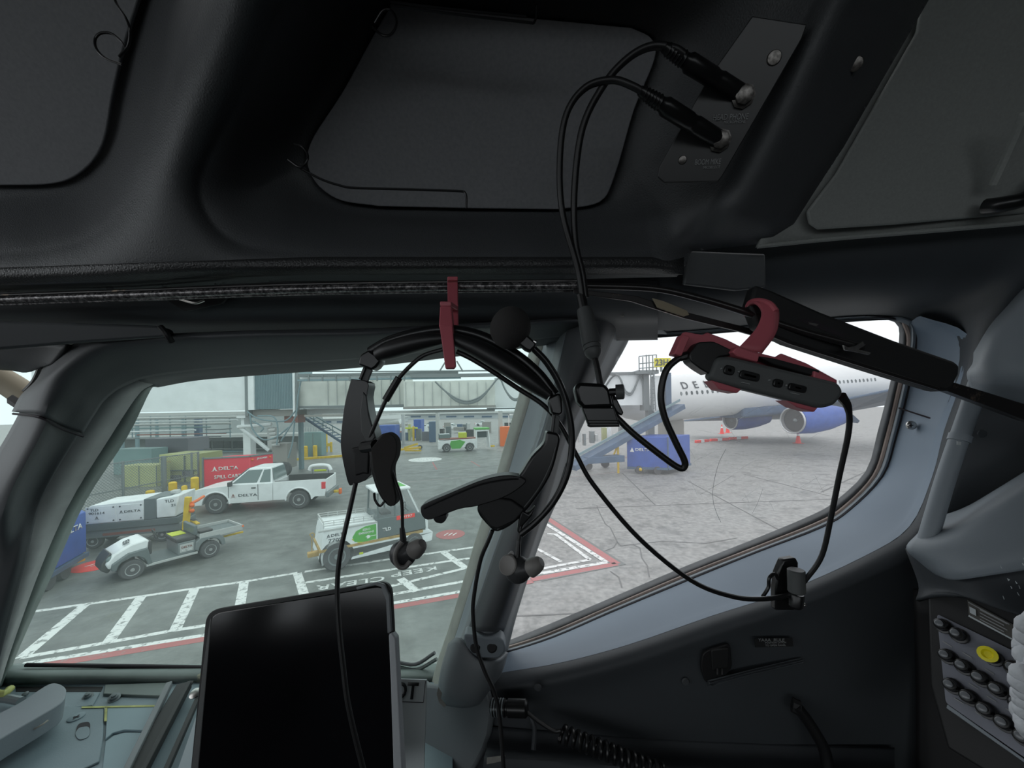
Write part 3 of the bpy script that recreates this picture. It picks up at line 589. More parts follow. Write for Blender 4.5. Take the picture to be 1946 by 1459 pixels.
o = loft('trim_16', [[(1720, 1042, .455), (1806, 1098, .42), (1890, 1088, .40), (2100, 1050, .375)], [(1745, 1110, .45), (1820, 1125, .415), (1900, 1150, .39), (2100, 1180, .36)], [(1740, 1140, .448), (1800, 1126, .42), (1925, 1166, .385), (2100, 1230, .35)]], 'sidewall', ku=5, kv=5); tag(o, kind='structure'); T16 = o
for k in range(26):
    x = random.uniform(1900, 1946); y = 1058+random.uniform(0, 75); slab('paint_chip', [(x, y), (x+random.uniform(2, 5), y+random.uniform(2, 8)), (x+2, y+5)], .372, .0005, 'placard_white', T16, bevel=0) if k < 9 else None
o = loft('wall_aft', [[(1735, 1120, .49), (1800, 1130, .47), (1950, 1180, .43), (2150, 1300, .38)], [(1740, 1300, .49), (1790, 1330, .47), (1950, 1400, .43), (2150, 1500, .38)], [(1740, 1560, .48), (1790, 1560, .46), (1950, 1560, .42), (2150, 1600, .38)]], 'near_black', ku=4, kv=4); tag(o, kind='structure')
# ------------------------------------------------------------------ closed cockpit shell around and behind the eye, with windscreen and far-side windows
E = EYE
def sbox(name, *a, m='shell'):
    o = MB().box(*a).build(name, m); tag(o, kind='structure'); return o
sbox('floor', -1.9, 1.75, -1.95, 1.0, E-1.30, E-1.25)
sbox('wall_back', 1.6, 1.65, -1.95, .62, E-1.25, E+.62)
sbox('ceiling', -1.25, 1.65, -1.95, .28, E+.50, E+.55)
sbox('wall_left', -1.9, 1.65, -1.95, -1.90, E-1.25, E-.15)
sbox('wall_left', .9, 1.65, -1.95, -1.90, E-.15, E+.55)
sbox('wall_left', -1.9, 1.65, -1.95, -1.90, E+.42, E+.55)
sbox('wall_right', -1.2, 1.65, .66, .70, E-1.25, E-.48)
sbox('wall_right', .82, 1.65, .62, .66, E-.6, E+.55)
sbox('wall_front', -1.9, -1.85, -1.95, 1.0, E-1.25, E-.30)
sbox('wall_front', -1.9, -1.0, -1.95, .75, E-.34, E-.30)
sbox('trim_17', -1.30, -1.20, -.75, -.62, E-.3, E+.55)
sbox('ceiling', -1.0, -.62, .1, .55, E+.42, E+.46)
sbox('ceiling', -.7, 1.2, .44, .66, E+.36, E+.40)
# ================================================================== things inside the cockpit
def tb(pts, rpx, name, m, parent=None, seg=10, k=6, **kw):
    """tube through (px,py,d) with a radius given in photo pixels at its mean distance"""
    d = sum(p[2] for p in pts)/len(pts)
    R = (lambda t: rpx(t)*d/F) if callable(rpx) else rpx*d/F
    return MB().tube([P(*p) for p in pts], R, seg, k, **kw).build(name, m, parent, smooth=True)
def top(name, at, label, cat, group=None): return empty(name, P(*at), 0, label, cat, group)
def own(root, o):                       # keep world place, parent to the empty
    o.parent = root; o.matrix_parent_inverse = Matrix.Translation(-root.location); return o
class Own:
    def __init__(s, root): s.r = root
    def tb(s, *a, **k): return own(s.r, tb(*a, **k))
    def slab(s, *a, **k): return own(s.r, slab(*a, **k))
    def mb(s, b, name, m, **k): return own(s.r, b.build(name, m, smooth=True, **k))
# ---- grab rail below the ceiling liner
R = top('grab_rail', (850, 546, .40), 'long worn black metal rail running under the ceiling liner and bending down aft', 'rail'); O = Own(R)
rail = [(-200, 578, .415), (0, 570, .41), (252, 561, .405), (554, 550, .395), (850, 545, .385), (1100, 543, .375), (1240, 548, .365), (1330, 567, .358), (1420, 594, .352), (1520, 628, .346), (1640, 660, .338)]
O.tb(rail[:6], 7.5, 'rail_bar', 'rail_worn', seg=12)
O.tb(rail[5:], 6.5, 'rail_bar', 'rail_dark', seg=12)
O.tb([(x, y+9, d+.004) for x, y, d in rail[:6]], 2.6, 'lower_lip', 'rail_worn')
O.tb([(x, y-9, d+.006) for x, y, d in rail[:6]], 3.2, 'upper_lip', 'rail_dark')
O.slab('flat_bar', [(1090, 548), (1210, 562), (1310, 594), (1420, 622), (1500, 642), (1640, 684), (1640, 696), (1500, 656), (1400, 628), (1300, 604), (1200, 572), (1090, 556)], .366, .003, 'rail_dark', bevel=.0006)
O.slab('bracket', [(1240, 566), (1262, 572), (1306, 590), (1310, 598), (1300, 601), (1250, 584)], .362, .002, 'tan', bevel=.0005)
O.slab('rail_end_clip', [(1602, 655), (1612, 660), (1628, 656), (1640, 648), (1644, 656), (1632, 664), (1656, 670), (1652, 674), (1624, 668), (1606, 665)], .332, .0015, 'steel', bevel=.0003)
# ---- black bar (armoured arm) crossing the aft window
R = top('support_bar', (1640, 640, .35), 'broad black flat bar slanting down across the top corner of the right window', 'bar'); O = Own(R)
O.slab('bar_body', [(1436, 540), (1470, 552), (1560, 592), (1700, 646), (1815, 686), (1826, 694), (1824, 712), (1812, 736), (1800, 744), (1786, 742), (1640, 697), (1500, 652), (1440, 622), (1424, 580)], .348, .014, 'black_matte', bevel=.003)
O.slab('bar_arm', [(1800, 722), (1880, 746), (2060, 802), (2330, 884), (2330, 914), (2060, 832), (1946, 797), (1800, 742)], .352, .008, 'rail_dark', bevel=.001)
O.slab('slot', [(1514, 604), (1550, 610), (1580, 624), (1606, 636), (1600, 640), (1560, 626), (1520, 610)], .3478, .0006, 'seam', bevel=0)
O.slab('slot_glint', [(1536, 612), (1556, 616), (1552, 620), (1538, 616)], .3472, .0004, 'steel', bevel=0)
O.slab('edge_lip', [(1440, 622), (1500, 646), (1640, 690), (1786, 736), (1786, 742), (1640, 697), (1500, 653), (1440, 628)], .345, .002, 'rail_dark', bevel=.0005)
# ---- red hook over the rail
R = top('strap_hook', (855, 545, .37), 'narrow red plastic hook hanging from the rail with the headset headband in it', 'hook'); O = Own(R)
O.slab('rear_strap', [(850, 536, .375), (870, 536, .375), (871, 618, .335), (851, 618, .335)], 0, .003, 'red_plastic', bevel=.0008)
O.slab('crossbar', [(836, 581, .312), (858, 581, .312), (861, 620, .303), (834, 620, .303)], 0, .012, 'red_plastic', bevel=.001)
O.slab('crossbar_link', [(836, 582, .312), (858, 582, .312), (870, 590, .345), (850, 590, .345)], 0, .004, 'red_plastic', bevel=.0008)
O.slab('front_hook', [(835, 618, .303), (860, 618, .303), (866, 694, .292), (862, 699, .292), (846, 699, .292)], 0, .0035, 'red_plastic', bevel=.0008)
O.slab('over_rail_loop', [(850, 532, .372), (870, 532, .372), (870, 540, .380), (850, 540, .380)], 0, .004, 'red_plastic', bevel=.0008)
# ---- headset
R = top('headset', (860, 634, .31), 'black over-ear pilot headset with padded headband and foam boom microphone hanging from the red hook', 'headset'); O = Own(R)
hb = [(704, 674, .322), (740, 654, .318), (795, 638, .314), (850, 632, .311), (910, 643, .309), (970, 673, .306), (1020, 713, .304), (1054, 756, .303)]
O.tb([(x, y-6, d+.004) for x, y, d in hb], 9, 'headband', 'black_plastic', seg=14, flat=1.1)
O.tb([(718, 674, .318), (745, 664, .314), (800, 649, .309), (842, 643, .307)], lambda t: 9+9*math.sin(pi*min(1, .15+t*.8)), 'headband_pad', 'black_rubber', seg=14)
O.tb([(862, 644, .307), (910, 664, .304), (965, 696, .301), (1010, 727, .30), (1044, 752, .30)], lambda t: 9+10*math.sin(pi*min(1, .12+t*.85)), 'headband_pad', 'black_rubber', seg=14)
O.slab('slider_housing', [(686, 672), (700, 664), (723, 680), (722, 688), (714, 698), (706, 703), (680, 693), (682, 680)], .316, .014, 'black_plastic', bevel=.002)
O.slab('slider_arm', [(690, 697), (707, 703), (697, 728), (682, 720)], .321, .003, 'module_grey', bevel=.0006)
O.slab('slider_arm', [(690, 697), (695, 699), (686, 722), (681, 720)], .319, .003, 'black_plastic', bevel=.0006)
lf = [(667, 720), (699, 726), (697, 754), (703, 792), (714, 830), (712, 841), (702, 846), (704, 903), (671, 921), (662, 919), (655, 893), (648, 855), (648, 824), (655, 767)]
O.slab('ear_frame', spl2(lf+[lf[0]], 3)[:-1], .314, .016, 'black_plastic', bevel=.003, segs=4)
O.slab('ear_frame_face', [(689, 744), (696, 752), (701, 790), (713, 830), (706, 840), (694, 838), (686, 820), (684, 780)], .3128, .002, 'module_grey', bevel=.0008)
O.slab('ear_frame_rib', [(666, 852), (672, 862), (674, 905), (690, 900), (700, 902), (702, 850), (690, 846)], .3125, .006, 'black_matte', bevel=.0015)
O.tb([(690, 850, .312), (704, 848, .308), (714, 846, .304)], 11, 'pivot', 'black_plastic')
pad = [(705, 852), (727, 826), (738, 823), (750, 832), (754, 846), (752, 868), (744, 888), (745, 912), (752, 945), (749, 961), (737, 956), (722, 934), (709, 893)]
O.slab('ear_pad', spl2(pad+[pad[0]], 3)[:-1], .300, .012, 'foam', bevel=.004, segs=5)
O.slab('ear_pad_shell', spl2([(x-4, y+1) for x, y in pad+[pad[0]]], 3)[:-1], .306, .012, 'black_plastic', bevel=.003)
O.tb([(711, 936, .305), (713, 950, .305), (722, 961, .305), (731, 952, .305)], 2.4, 'cable_hook', 'black_plastic')
O.slab('slider_housing', [(1043, 755), (1062, 746), (1068, 752), (1070, 784), (1064, 789), (1048, 786), (1044, 770)], .298, .014, 'black_plastic', bevel=.002)
O.slab('slider_arm', [(1050, 786), (1064, 790), (1060, 828), (1047, 822)], .302, .003, 'module_grey', bevel=.0006)
O.slab('slider_arm', [(1050, 786), (1056, 787), (1052, 824), (1046, 822)], .300, .003, 'black_plastic', bevel=.0006)
rf = [(1039, 819), (1064, 827), (1060, 860), (1046, 905), (1017, 950), (980, 992), (948, 1010), (932, 1004), (906, 970), (922, 944), (950, 936), (985, 906), (1010, 868), (1033, 843)]
O.slab('ear_frame', spl2(rf+[rf[0]], 3)[:-1], .298, .018, 'black_plastic', bevel=.004, segs=4)
O.slab('ear_frame_block', [(906, 966), (922, 942), (972, 950), (998, 968), (980, 990), (946, 1006), (932, 1002)], .294, .010, 'black_matte', bevel=.0015)
O.tb([(1056, 850, .297), (1046, 884, .297), (1022, 930, .297), (985, 975, .297), (945, 1006, .297)], 1.3, 'edge_bead', 'module_grey')
pd2 = [(988, 906), (966, 903), (940, 906), (905, 916), (850, 939), (806, 958), (799, 968), (804, 983), (820, 987), (870, 968), (905, 962), (945, 950), (975, 936), (1000, 915)]
O.slab('ear_pad', spl2(pd2+[pd2[0]], 3)[:-1], .292, .016, 'black_rubber', bevel=.004, segs=5)
O.tb([(806, 966, .290), (850, 946, .289), (910, 922, .289), (960, 912, .29), (985, 910, .292)], 1.5, 'pad_seam', 'black_plastic')
O.slab('pad_toggle', rounded([(822, 984), (848, 978), (848, 988), (840, 995), (828, 993)], 4), .291, .01, 'black_plastic', bevel=.002)
O.tb([(1012, 660, .285), (1040, 690, .287), (1066, 735, .289), (1082, 790, .290), (1087, 845, .291), (1078, 900, .292), (1054, 950, .293), (1020, 990, .294), (990, 1015, .296)], 6.5, 'microphone_boom', 'black_plastic', seg=12)
O.tb([(1076, 880, .2885), (1058, 932, .290), (1030, 972, .2915), (1006, 994, .293)], 1.0, 'edge_bead', 'module_grey')
O.slab('boom_joint', [(990, 968), (1004, 976), (1018, 962), (1012, 980), (994, 1000), (990, 1022), (982, 1010), (986, 985)], .296, .008, 'black_plastic', bevel=.0015)
b = MB().ball((0, 0, 0), 1, 20, 14, .0150, .0150, .0160); b.xf(Matrix.Translation(P(970, 623, .285)) @ Matrix.Rotation(.5, 4, 'Y')); O.mb(b, 'foam_windscreen', 'foam')
O.slab('microphone_neck', [(986, 640), (1000, 634), (1018, 650), (1020, 656), (1008, 668), (998, 664), (984, 652)], .280, .010, 'black_plastic', bevel=.0015)
O.tb([(1014, 648, .281), (1019, 651, .281)], 3.2, 'screw', 'steel', k=0)
# cables of the headset
O.tb([(841, 664, .306), (806, 675, .306), (781, 694, .307), (755, 723, .309), (733, 761, .311), (711, 811, .313), (700, 838, .315)], 4.0, 'cable', 'black_rubber')
O.tb([(758, 718, .3085), (746, 738, .3095), (733, 760, .3105)], 7, 'cable_sleeve', 'black_rubber')
O.tb([(676, 918, .314), (664, 972, .312), (647, 1050, .308), (641, 1115, .305), (644, 1187, .300), (652, 1264, .295), (662, 1341, .29), (688, 1452, .285), (710, 1530, .283)], 4.7, 'cable', 'black_rubber')
O.tb([(936, 1008, .298), (928, 1028, .300), (913, 1065, .303), (901, 1130, .305), (899, 1168, .305), (905, 1226, .304), (920, 1272, .302), (939, 1314, .300), (949, 1360, .298), (957, 1459, .293), (960, 1530, .29)], 4.0, 'cable', 'black_rubber')
O.tb([(743, 890, .305), (752, 915, .304), (763, 950, .303), (765, 1003, .303), (766, 1014, .303)], 3.2, 'cable', 'black_rubber')
O.tb([(764, 1002, .303), (767, 1032, .303)], lambda t: 4.5+2.5*t, 'cable_sleeve', 'black_rubber', k=0)
O.tb([(990, 1000, .297), (986, 1030, .296), (983, 1054, .295)], 3.2, 'cable', 'black_rubber')
O.tb([(986, 1026, .296), (982, 1062, .295)], lambda t: 4+3*t, 'cable_sleeve', 'black_rubber', k=0)
def earbud(c, wing, tip, tipdir, disc, name='earbud'):
    b = MB().ball(P(*c), 26*c[2]/F, 18, 12, 1, .8, 1.0); o = O.mb(b, name, 'bud_dark')
    def sub(bb, n, m): bb_ = bb.build(n, m, o, smooth=True); bb_.matrix_parent_inverse = Matrix.Identity(4); return bb_
    sub(MB().tube([P(*c), P((c[0]+tip[0])/2, (c[1]+tip[1])/2, (c[2]+tip[2])/2), P(*tip)], lambda t: (22-8*t)*c[2]/F, 14, 3), 'nozzle', 'bud_dark')
    t = tipdir.normalized()
    sub(MB().lathe(P(*tip)-t*.002, t, [(0, .0030), (.0001, .0070), (.0005, .0072), (.006, .0066), (.010, .0052), (.012, .0034), (.0122, .0014)], 18), 'silicone_tip', 'bud_grey')
    if wing: sub(MB().tube([P(*q) for q in wing], 4.5*c[2]/F, 10, 6), 'ear_wing', 'bud_grey')
    if disc: sub(MB().lathe(P(*disc), P(disc[0]-18, disc[1]-4, disc[2]-.012)-P(*disc), [(0, .0075), (.003, .0075), (.0036, .0066), (.0034, .0062)], 22), 'cap_disc', 'bud_grey')
    return o
earbud((766, 1052, .302), [(764, 1030, .292), (754, 1044, .290), (751, 1062, .290), (758, 1076, .291), (770, 1077, .292), (780, 1066, .294)], (789, 1044, .298), P(800, 1034, .296)-P(786, 1046, .300), None)
earbud((984, 1082, .295), [(974, 1050, .298), (968, 1056, .299), (968, 1066, .299)], (1010, 1078, .292), P(1026, 1066, .290)-P(1008, 1076, .293), (968, 1074, .293))
# ---- the long cable from the headband to the module, held by clips
R = top('headset_cable', (1214, 1022, .33), 'thin black cable hanging in a long loop below the control module across the right window', 'cable'); O = Own(R)
O.tb([(868, 668, .312), (897, 682, .313), (938, 707, .316), (986, 739, .320), (1033, 770, .322), (1065, 808, .324), (1096, 865, .326), (1129, 922, .328), (1214, 1022, .331), (1314, 1103, .336), (1391, 1133, .342), (1447, 1138, .348), (1495, 1131, .354), (1516, 1118, .352), (1532, 1100, .346), (1562, 1055, .338), (1580, 978, .33), (1595, 904, .322), (1611, 830, .313), (1614, 790, .309), (1606, 766, .305)], 4.6, 'cable_run', 'black_rubber')
O.tb([(1614, 786, .3085), (1609, 768, .306), (1598, 752, .304)], lambda t: 5+4*t, 'strain_relief', 'black_rubber')
# ---- red holder with control module
R = top('module_holder', (1440, 660, .32), 'red plastic cradle hooked over the rail at the right, holding a dark grey control module', 'holder'); O = Own(R)
O.tb([(1420, 600, .362), (1424, 578, .352), (1440, 572, .340), (1462, 578, .330), (1474, 592, .325)], 6, 'hook_arch', 'red_plastic')
loft_ = loft('hook_strap', [[(1418, 604, .366), (1418, 582, .355), (1432, 572, .338), (1448, 590, .327), (1438, 622, .320), (1402, 662, .314)], [(1424, 604, .366), (1444, 578, .352), (1462, 572, .334), (1472, 592, .324), (1466, 628, .317), (1442, 668, .312)], [(1428, 604, .368), (1460, 584, .354), (1478, 584, .336), (1481, 606, .325), (1474, 636, .318), (1448, 672, .314)]], 'red_plastic', ku=4, kv=5, solid=.002); own(R, loft_)
O.slab('cradle_back', [(1279, 674), (1298, 632), (1304, 630), (1336, 636), (1345, 631), (1380, 644), (1408, 658), (1443, 670), (1475, 678), (1486, 671), (1534, 690), (1592, 722), (1590, 734), (1570, 742), (1400, 735), (1345, 712), (1320, 690)], .312, .003, 'red_plastic', bevel=.001)
O.slab('cradle_lip', [(1402, 658), (1444, 672), (1441, 688), (1400, 676), (1392, 668)], .296, .014, 'red_plastic', bevel=.001)
O.slab('cradle_tab', [(1352, 722), (1410, 739), (1402, 747), (1368, 740)], .298, .014, 'red_plastic', bevel=.001)
O.slab('cradle_tab', [(1494, 760), (1557, 772), (1548, 783), (1516, 774)], .298, .014, 'red_plastic', bevel=.001)
O.slab('cradle_lip', [(1548, 704), (1590, 722), (1584, 734), (1546, 722)], .298, .012, 'red_plastic', bevel=.001)
O.slab('cradle_end', [(1281, 672), (1298, 634), (1312, 640), (1296, 676)], .300, .012, 'red_plastic', bevel=.001)
R = top('control_module', (1470, 720, .30), 'dark grey handheld headset control module with four black keys lying in the red cradle', 'control box'); O = Own(R)
def MD(x, y): return .3000-(x-1470)*.00003
O.slab('module_body', rounded([(1347, 716), (1362, 678), (1388, 676), (1596, 727), (1606, 746), (1588, 770), (1562, 776), (1358, 726)], 10), 0, .011, 'module_grey', dfun=lambda x, y: MD(x, y)-.004, bevel=.003, segs=4)
O.slab('top_edge_gap', [(1438, 676), (1470, 680), (1560, 704), (1550, 716), (1470, 692)], .3000, .008, 'near_black', bevel=.001)
O.slab('end_block', rounded([(1310, 672), (1326, 650), (1356, 648), (1390, 664), (1394, 674), (1364, 678), (1350, 712), (1330, 700), (1312, 686)], 6), .302, .014, 'black_rubber', bevel=.003)
def key(x, y, w_, h_, m='black_plastic', n='key'):
    c_, s2 = math.cos(.23), math.sin(.23)
    O.slab(n, rounded([(x+a*w_*c_-b_*h_*s2, y+a*w_*s2+b_*h_*c_) for a, b_ in ((-1, -1), (1, -1), (1, 1), (-1, 1))], min(w_, h_)*.8), MD(x, y)-.0058, .002, m, bevel=.0006)
key(1387, 703, 10, 9); key(1387, 703, 5, 4, 'module_grey', 'key_mark'); key(1426, 714, 19, 8); key(1426, 714, 13, 3.5, 'module_grey', 'slider'); key(1480, 728, 9, 8); key(1480, 728, 4, 3, 'module_grey', 'key_mark'); key(1517, 737, 17, 7); key(1517, 737, 7, 3, 'module_grey', 'slider')
for x, y in ((1372, 700), (1405, 706), (1464, 722), (1496, 732)): key(x, y, 1.5, 1.5, 'print_grey', 'indicator')
key(1418, 728, 8, .8, 'print_grey', 'printed_mark'); key(1512, 748, 8, .8, 'print_grey', 'printed_mark')
R = top('module_cable', (1286, 840, .32), 'black cable looping down from the module end and back up to the first clip', 'cable'); O = Own(R)
O.tb([(1322, 676, .308), (1304, 676, .309), (1285, 684, .310), (1265, 706, .311), (1256, 750, .312), (1263, 792, .313), (1284, 840, .314), (1300, 873, .315), (1301, 886, .316), (1292, 889, .317), (1268, 874, .318), (1209, 828, .320), (1176, 797, .322), (1150, 770, .324)], 6.3, 'cable_run', 'black_rubber', seg=12)
O.tb([(1326, 676, .3075), (1306, 676, .309), (1292, 680, .3095)], lambda t: 11-4*t, 'strain_relief', 'black_rubber')
# ---- cable clips
R = top('cable_clip', (1135, 770, .31), 'square black spring clip hanging below the inline connector, in front of the post', 'clip'); O = Own(R)
O.slab('clip_jaw', [(1092, 738), (1100, 726), (1150, 729), (1160, 740), (1167, 774), (1108, 776), (1098, 764)], .312, .014, 'black_plastic', bevel=.003)
O.slab('clip_jaw', [(1106, 774), (1167, 774), (1179, 811), (1120, 812)], .311, .006, 'black_plastic', bevel=.001)
for k in range(3): O.slab('grip_ridge', [(1116, 798+k*5), (1176, 798+k*5), (1177, 800+k*5), (1117, 800+k*5)], .3100, .001, 'black_matte', bevel=.0003)
O.tb([(1158, 745, .314), (1172, 744, .312)], 7, 'screw_shaft', 'black_plastic', k=0); O.mb(MB().lathe(P(1170, 745, .312), P(1190, 744, .310)-P(1170, 745, .312), [(0, .0062), (.006, .0062), (.0068, .005), (.007, .002)], 18), 'thumb_screw', 'module_grey')
O.slab('clip_lever', [(1160, 744), (1170, 752), (1186, 784), (1182, 790), (1172, 784), (1164, 770)], .318, .006, 'black_plastic', bevel=.0012)
R = top('cable_clip', (1495, 1110, .36), 'black swivel cable clip gripping the cable loop in front of the lower ledge', 'clip'); O = Own(R)
O.slab('clip_jaw', [(1478, 1090), (1489, 1064), (1513, 1060), (1518, 1070), (1516, 1120), (1512, 1160), (1474, 1160), (1474, 1120)], .362, .008, 'black_plastic', bevel=.0015)
O.mb(MB().lathe(P(1513, 1082, .350), P(1514, 1125, .350)-P(1513, 1082, .350), [(0, .0062), (.0008, .0070), (.020, .0070), (.021, .006)], 18), 'swivel_barrel', 'module_grey')
O.mb(MB().lathe(P(1514, 1128, .352), P(1512, 1160, .352)-P(1514, 1128, .352), [(0, .0055), (.0008, .0060), (.011, .0060), (.013, .004)], 18), 'lower_barrel', 'black_plastic')
O.tb([(1449, 1134, .358), (1460, 1116, .358), (1462, 1098, .358), (1472, 1090, .359), (1478, 1100, .36)], 3.2, 'spring_loop', 'black_plastic')
O.mb(MB().ball(P(1527, 1149, .350), .0022, 10, 7), 'rivet', 'steel')
# ---- inline connector and the two lead cables to the jacks
R = top('inline_connector', (1118, 620, .335), 'cylindrical grey-black inline cable connector with grooved end hanging beside the post', 'connector'); O = Own(R)
a, b_ = P(1110, 586, .337), P(1130, 682, .325); L = (b_-a).length
O.mb(MB().lathe(a, b_-a, [(0, .004), (.001, .0065), (.010, .0072), (.025, .0078), (L-.013, .0080), (L-.0128, .0070), (L-.0115, .0070), (L-.0113, .0078), (L-.009, .0076), (L-.0088, .0066), (L-.0075, .0066), (L-.0073, .0074), (L-.005, .0070), (L-.003, .006), (L, .0035)], 22), 'shell', 'module_grey')
O.tb([(1104, 560, .339), (1111, 592, .336)], 8.5, 'boot', 'black_rubber', k=0)
O.tb([(1130, 680, .325), (1136, 705, .322), (1142, 738, .319)], 6.0, 'cable_end', 'black_rubber')
def lead(label, path, rp, p0, p1, name):
    R = top(name, (path[3][0], path[3][1], path[3][2]), label, 'cable'); O = Own(R)
    O.tb(path, rp, 'cable_run', 'black_rubber', seg=12)
    a, b_ = P(*p0), P(*p1); L = (b_-a).length; r = .0066
    prof = [(0, .0032)]
    for k in range(6): prof += [(L*(.03+k*.035), .0038+k*.0002), (L*(.045+k*.035), .0046+k*.0002), (L*(.055+k*.035), .0038+k*.0002)]
    prof += [(L*.27, .0050), (L*.30, r), (L*.6, r), (L*.62, r*.92), (L*.66, r*.92), (L*.68, r*1.02), (L*.97, r), (L, r*.7)]
    O.mb(MB().lathe(a, b_-a, prof, 20), 'plug_body', 'black_plastic')
    t = (b_-a).normalized(); O.mb(MB().lathe(b_-t*.001, t, [(0, .0045), (.004, .0045), (.0045, .003), (.009, .003)], 16), 'plug_tip', 'steel')
    return R
lead('black lead arching to the lower jack marked boom mike', [(1107, 566, .338), (1097, 507, .334), (1069, 405, .325), (1064, 304, .316), (1076, 218, .306), (1112, 167, .298), (1163, 152, .292), (1203, 164, .289), (1228, 180, .290)], 6.2, (1216, 172, .289), (1366, 266, .318), 'microphone_lead')
lead('black lead arching highest to the upper jack marked head phone', [(1113, 566, .340), (1107, 520, .337), (1093, 456, .331), (1092, 355, .321), (1107, 243, .308), (1147, 162, .297), (1193, 111, .289), (1238, 88, .284), (1280, 92, .282), (1300, 104, .283)], 6.6, (1262, 90, .282), (1412, 182, .306), 'headphone_lead')
mat('plate_black', (.035, .036, .037), .35)
# ---- jack plate on the pocket wall
def JD(x, y):
    return float(liner_d(np.array([float(x)]), np.array([float(y)]))[0])
JP = plane_d((1252, 335, .338), (1366, 345, .328), (1532, 48, .280))
R = top('jack_plate', (1380, 250, .33), 'dark jack plate lettered head phone and boom mike, set in the ceiling pocket wall', 'jack plate'); O = Own(R)
O.slab('plate', [(1534, 46), (1524, 74), (1372, 336), (1364, 345), (1262, 347), (1250, 336), (1252, 318), (1345, 150), (1430, 30)], 0, .003, 'plate_black', dfun=lambda x, y: JP(x, y), bevel=.0008)
mat('steel_dull', (0.17, 0.16, 0.15), 0.35, metal=0.9, var=0.5, vscale=400)
n_ = (P(1366, 345, JP(1366, 345))-P(1252, 335, JP(1252, 335))).cross(P(1532, 48, JP(1532, 48))-P(1252, 335, JP(1252, 335))).normalized()
if n_.dot(CAMP-P(1380, 250, .33)) < 0: n_ = -n_
for x, y in ((1368, 268), (1412, 184)):
    q = P(x, y, JP(x, y)); O.mb(MB().lathe(q, n_, [(0, .0085), (.002, .0085), (.0025, .0065), (.006, .0065), (.0065, .005)], 8), 'jack_nut', 'steel_dull')
for x, y in ((1471, 110), (1297, 304)):
    q = P(x, y, JP(x, y)); O.mb(MB().lathe(q, n_, [(0, .0036 if y > 200 else .0052), (.001, .003 if y > 200 else .0045), (.0013, .0015)], 14), 'screw', 'steel_dull')
def jt(s, x, y, h, wd):
    q = P(x, y, JP(x, y)-.0004)
    xa = P(x+40, y-1.5, JP(x+40, y-1.5))-P(x-40, y+1.5, JP(x-40, y+1.5)); ya = n_.cross(xa)
    if ya.dot(P(x, y-10, JP(x, y-10))-q) < 0: ya = -ya
    o = text_on(s, 'print_grey', None, q+n_*.0003, xa, ya, h, extrude=.0002, fit=wd); own(R, o)
jt('HEAD PHONE', 1388, 223, .0058, .026); jt('MICROPHONE', 1396, 232, .0028, .016); jt('BOOM MIKE', 1345, 308, .0058, .020); jt('MIC/SELECT', 1352, 318, .0028, .013)
R = MB().lathe(P(1626, 122, .2985), P(1626, 122, .28)-P(1640, 130, .30), [(0, .0050), (.001, .0046), (.0015, .002)], 14).build('panel_screw', 'steel_dull', smooth=True); tag(R, 'lone metal screw recessed in the dark aft edge of the ceiling liner', 'screw')
# ---- chart retaining wires in the pockets
def wire(name, label, paths, r=2.2):
    R = top(name, paths[0][0], label, 'wire clip', ); O = Own(R)
    for n, p in paths_named(paths): O.tb(p, r, n, 'near_black_gloss')
mat('near_black_gloss', (.012, .012, .013), .3)
def paths_named(ps): return [('wire_loop' if i == 0 else 'wire_arm', p) for i, p in enumerate(ps)]
wire('wire_clip', 'black wire clip with double loop hanging in the far left ceiling pocket', [[(232, 123, .315), (200, 110, .315), (183, 92, .314), (181, 74, .314), (192, 63, .314), (212, 64, .315), (232, 80, .317), (240, 94, .318)], [(216, -10, .305), (222, 8, .306), (240, 36, .309), (247, 60, .311), (243, 88, .316), (226, 108, .317)]])
wire('wire_clip', 'black wire clip at the top of the large ceiling pocket, long arm running right', [[(712, 44, .315), (726, 22, .313), (740, 18, .312), (751, 30, .312), (753, 48, .312), (742, 66, .313), (726, 66, .315), (708, 52, .317)], [(742, 10, .308), (800, 18, .308), (856, 26, .308), (980, 40, .309), (1014, 44, .310)], [(1014, 44, .310), (1019, 32, .310), (1020, 12, .309)], [(742, 4, .307), (860, 18, .307), (1000, 32, .308)]])
wire('wire_clip', 'black wire clip at the lower left of the large ceiling pocket with a cranked arm', [[(559, 274, .350), (574, 278, .350), (584, 292, .350), (583, 306, .350), (570, 317, .351), (548, 303, .353)], [(564, 316, .352), (586, 328, .355), (614, 342, .358), (645, 352, .36), (675, 357, .362), (785, 360, .362), (870, 363, .362), (882, 365, .362)], [(882, 364, .362), (886, 372, .362), (886, 396, .364)]])
# ---- tablet in its case, placard behind it
R = top('tablet', (560, 1300, .42), 'black tablet with blank dark screen standing upright in front of the left window', 'tablet'); O = Own(R)
TP = plane_d((402, 1176, .43), (738, 1120, .42), (375, 1459, .395))
tf = rounded([(398, 1166), (736, 1110), (742, 1200), (754, 1560), (362, 1560)], 26, 6)
O.slab('screen_body', tf, 0, .008, 'screen', dfun=TP, bevel=.0015)
O.slab('case_back', rounded([(392, 1160), (742, 1102), (748, 1203), (742, 1560), (352, 1560)], 26, 6), 0, .006, 'black_matte', dfun=lambda x, y: TP(x, y)+.002, bevel=.001)
O.slab('case_edge', [(676, 1116), (716, 1106), (730, 1110), (740, 1130), (744, 1200), (736, 1204), (733, 1140), (724, 1116), (712, 1112), (678, 1121)], 0, .006, 'post_trim', dfun=lambda x, y: TP(x, y)-.001, bevel=.001)
O.slab('case_grip', [(738, 1206), (744, 1202), (752, 1212), (770, 1560), (750, 1560), (742, 1300)], 0, .010, 'case_grey', dfun=lambda x, y: TP(x, y)-.001, bevel=.0015)
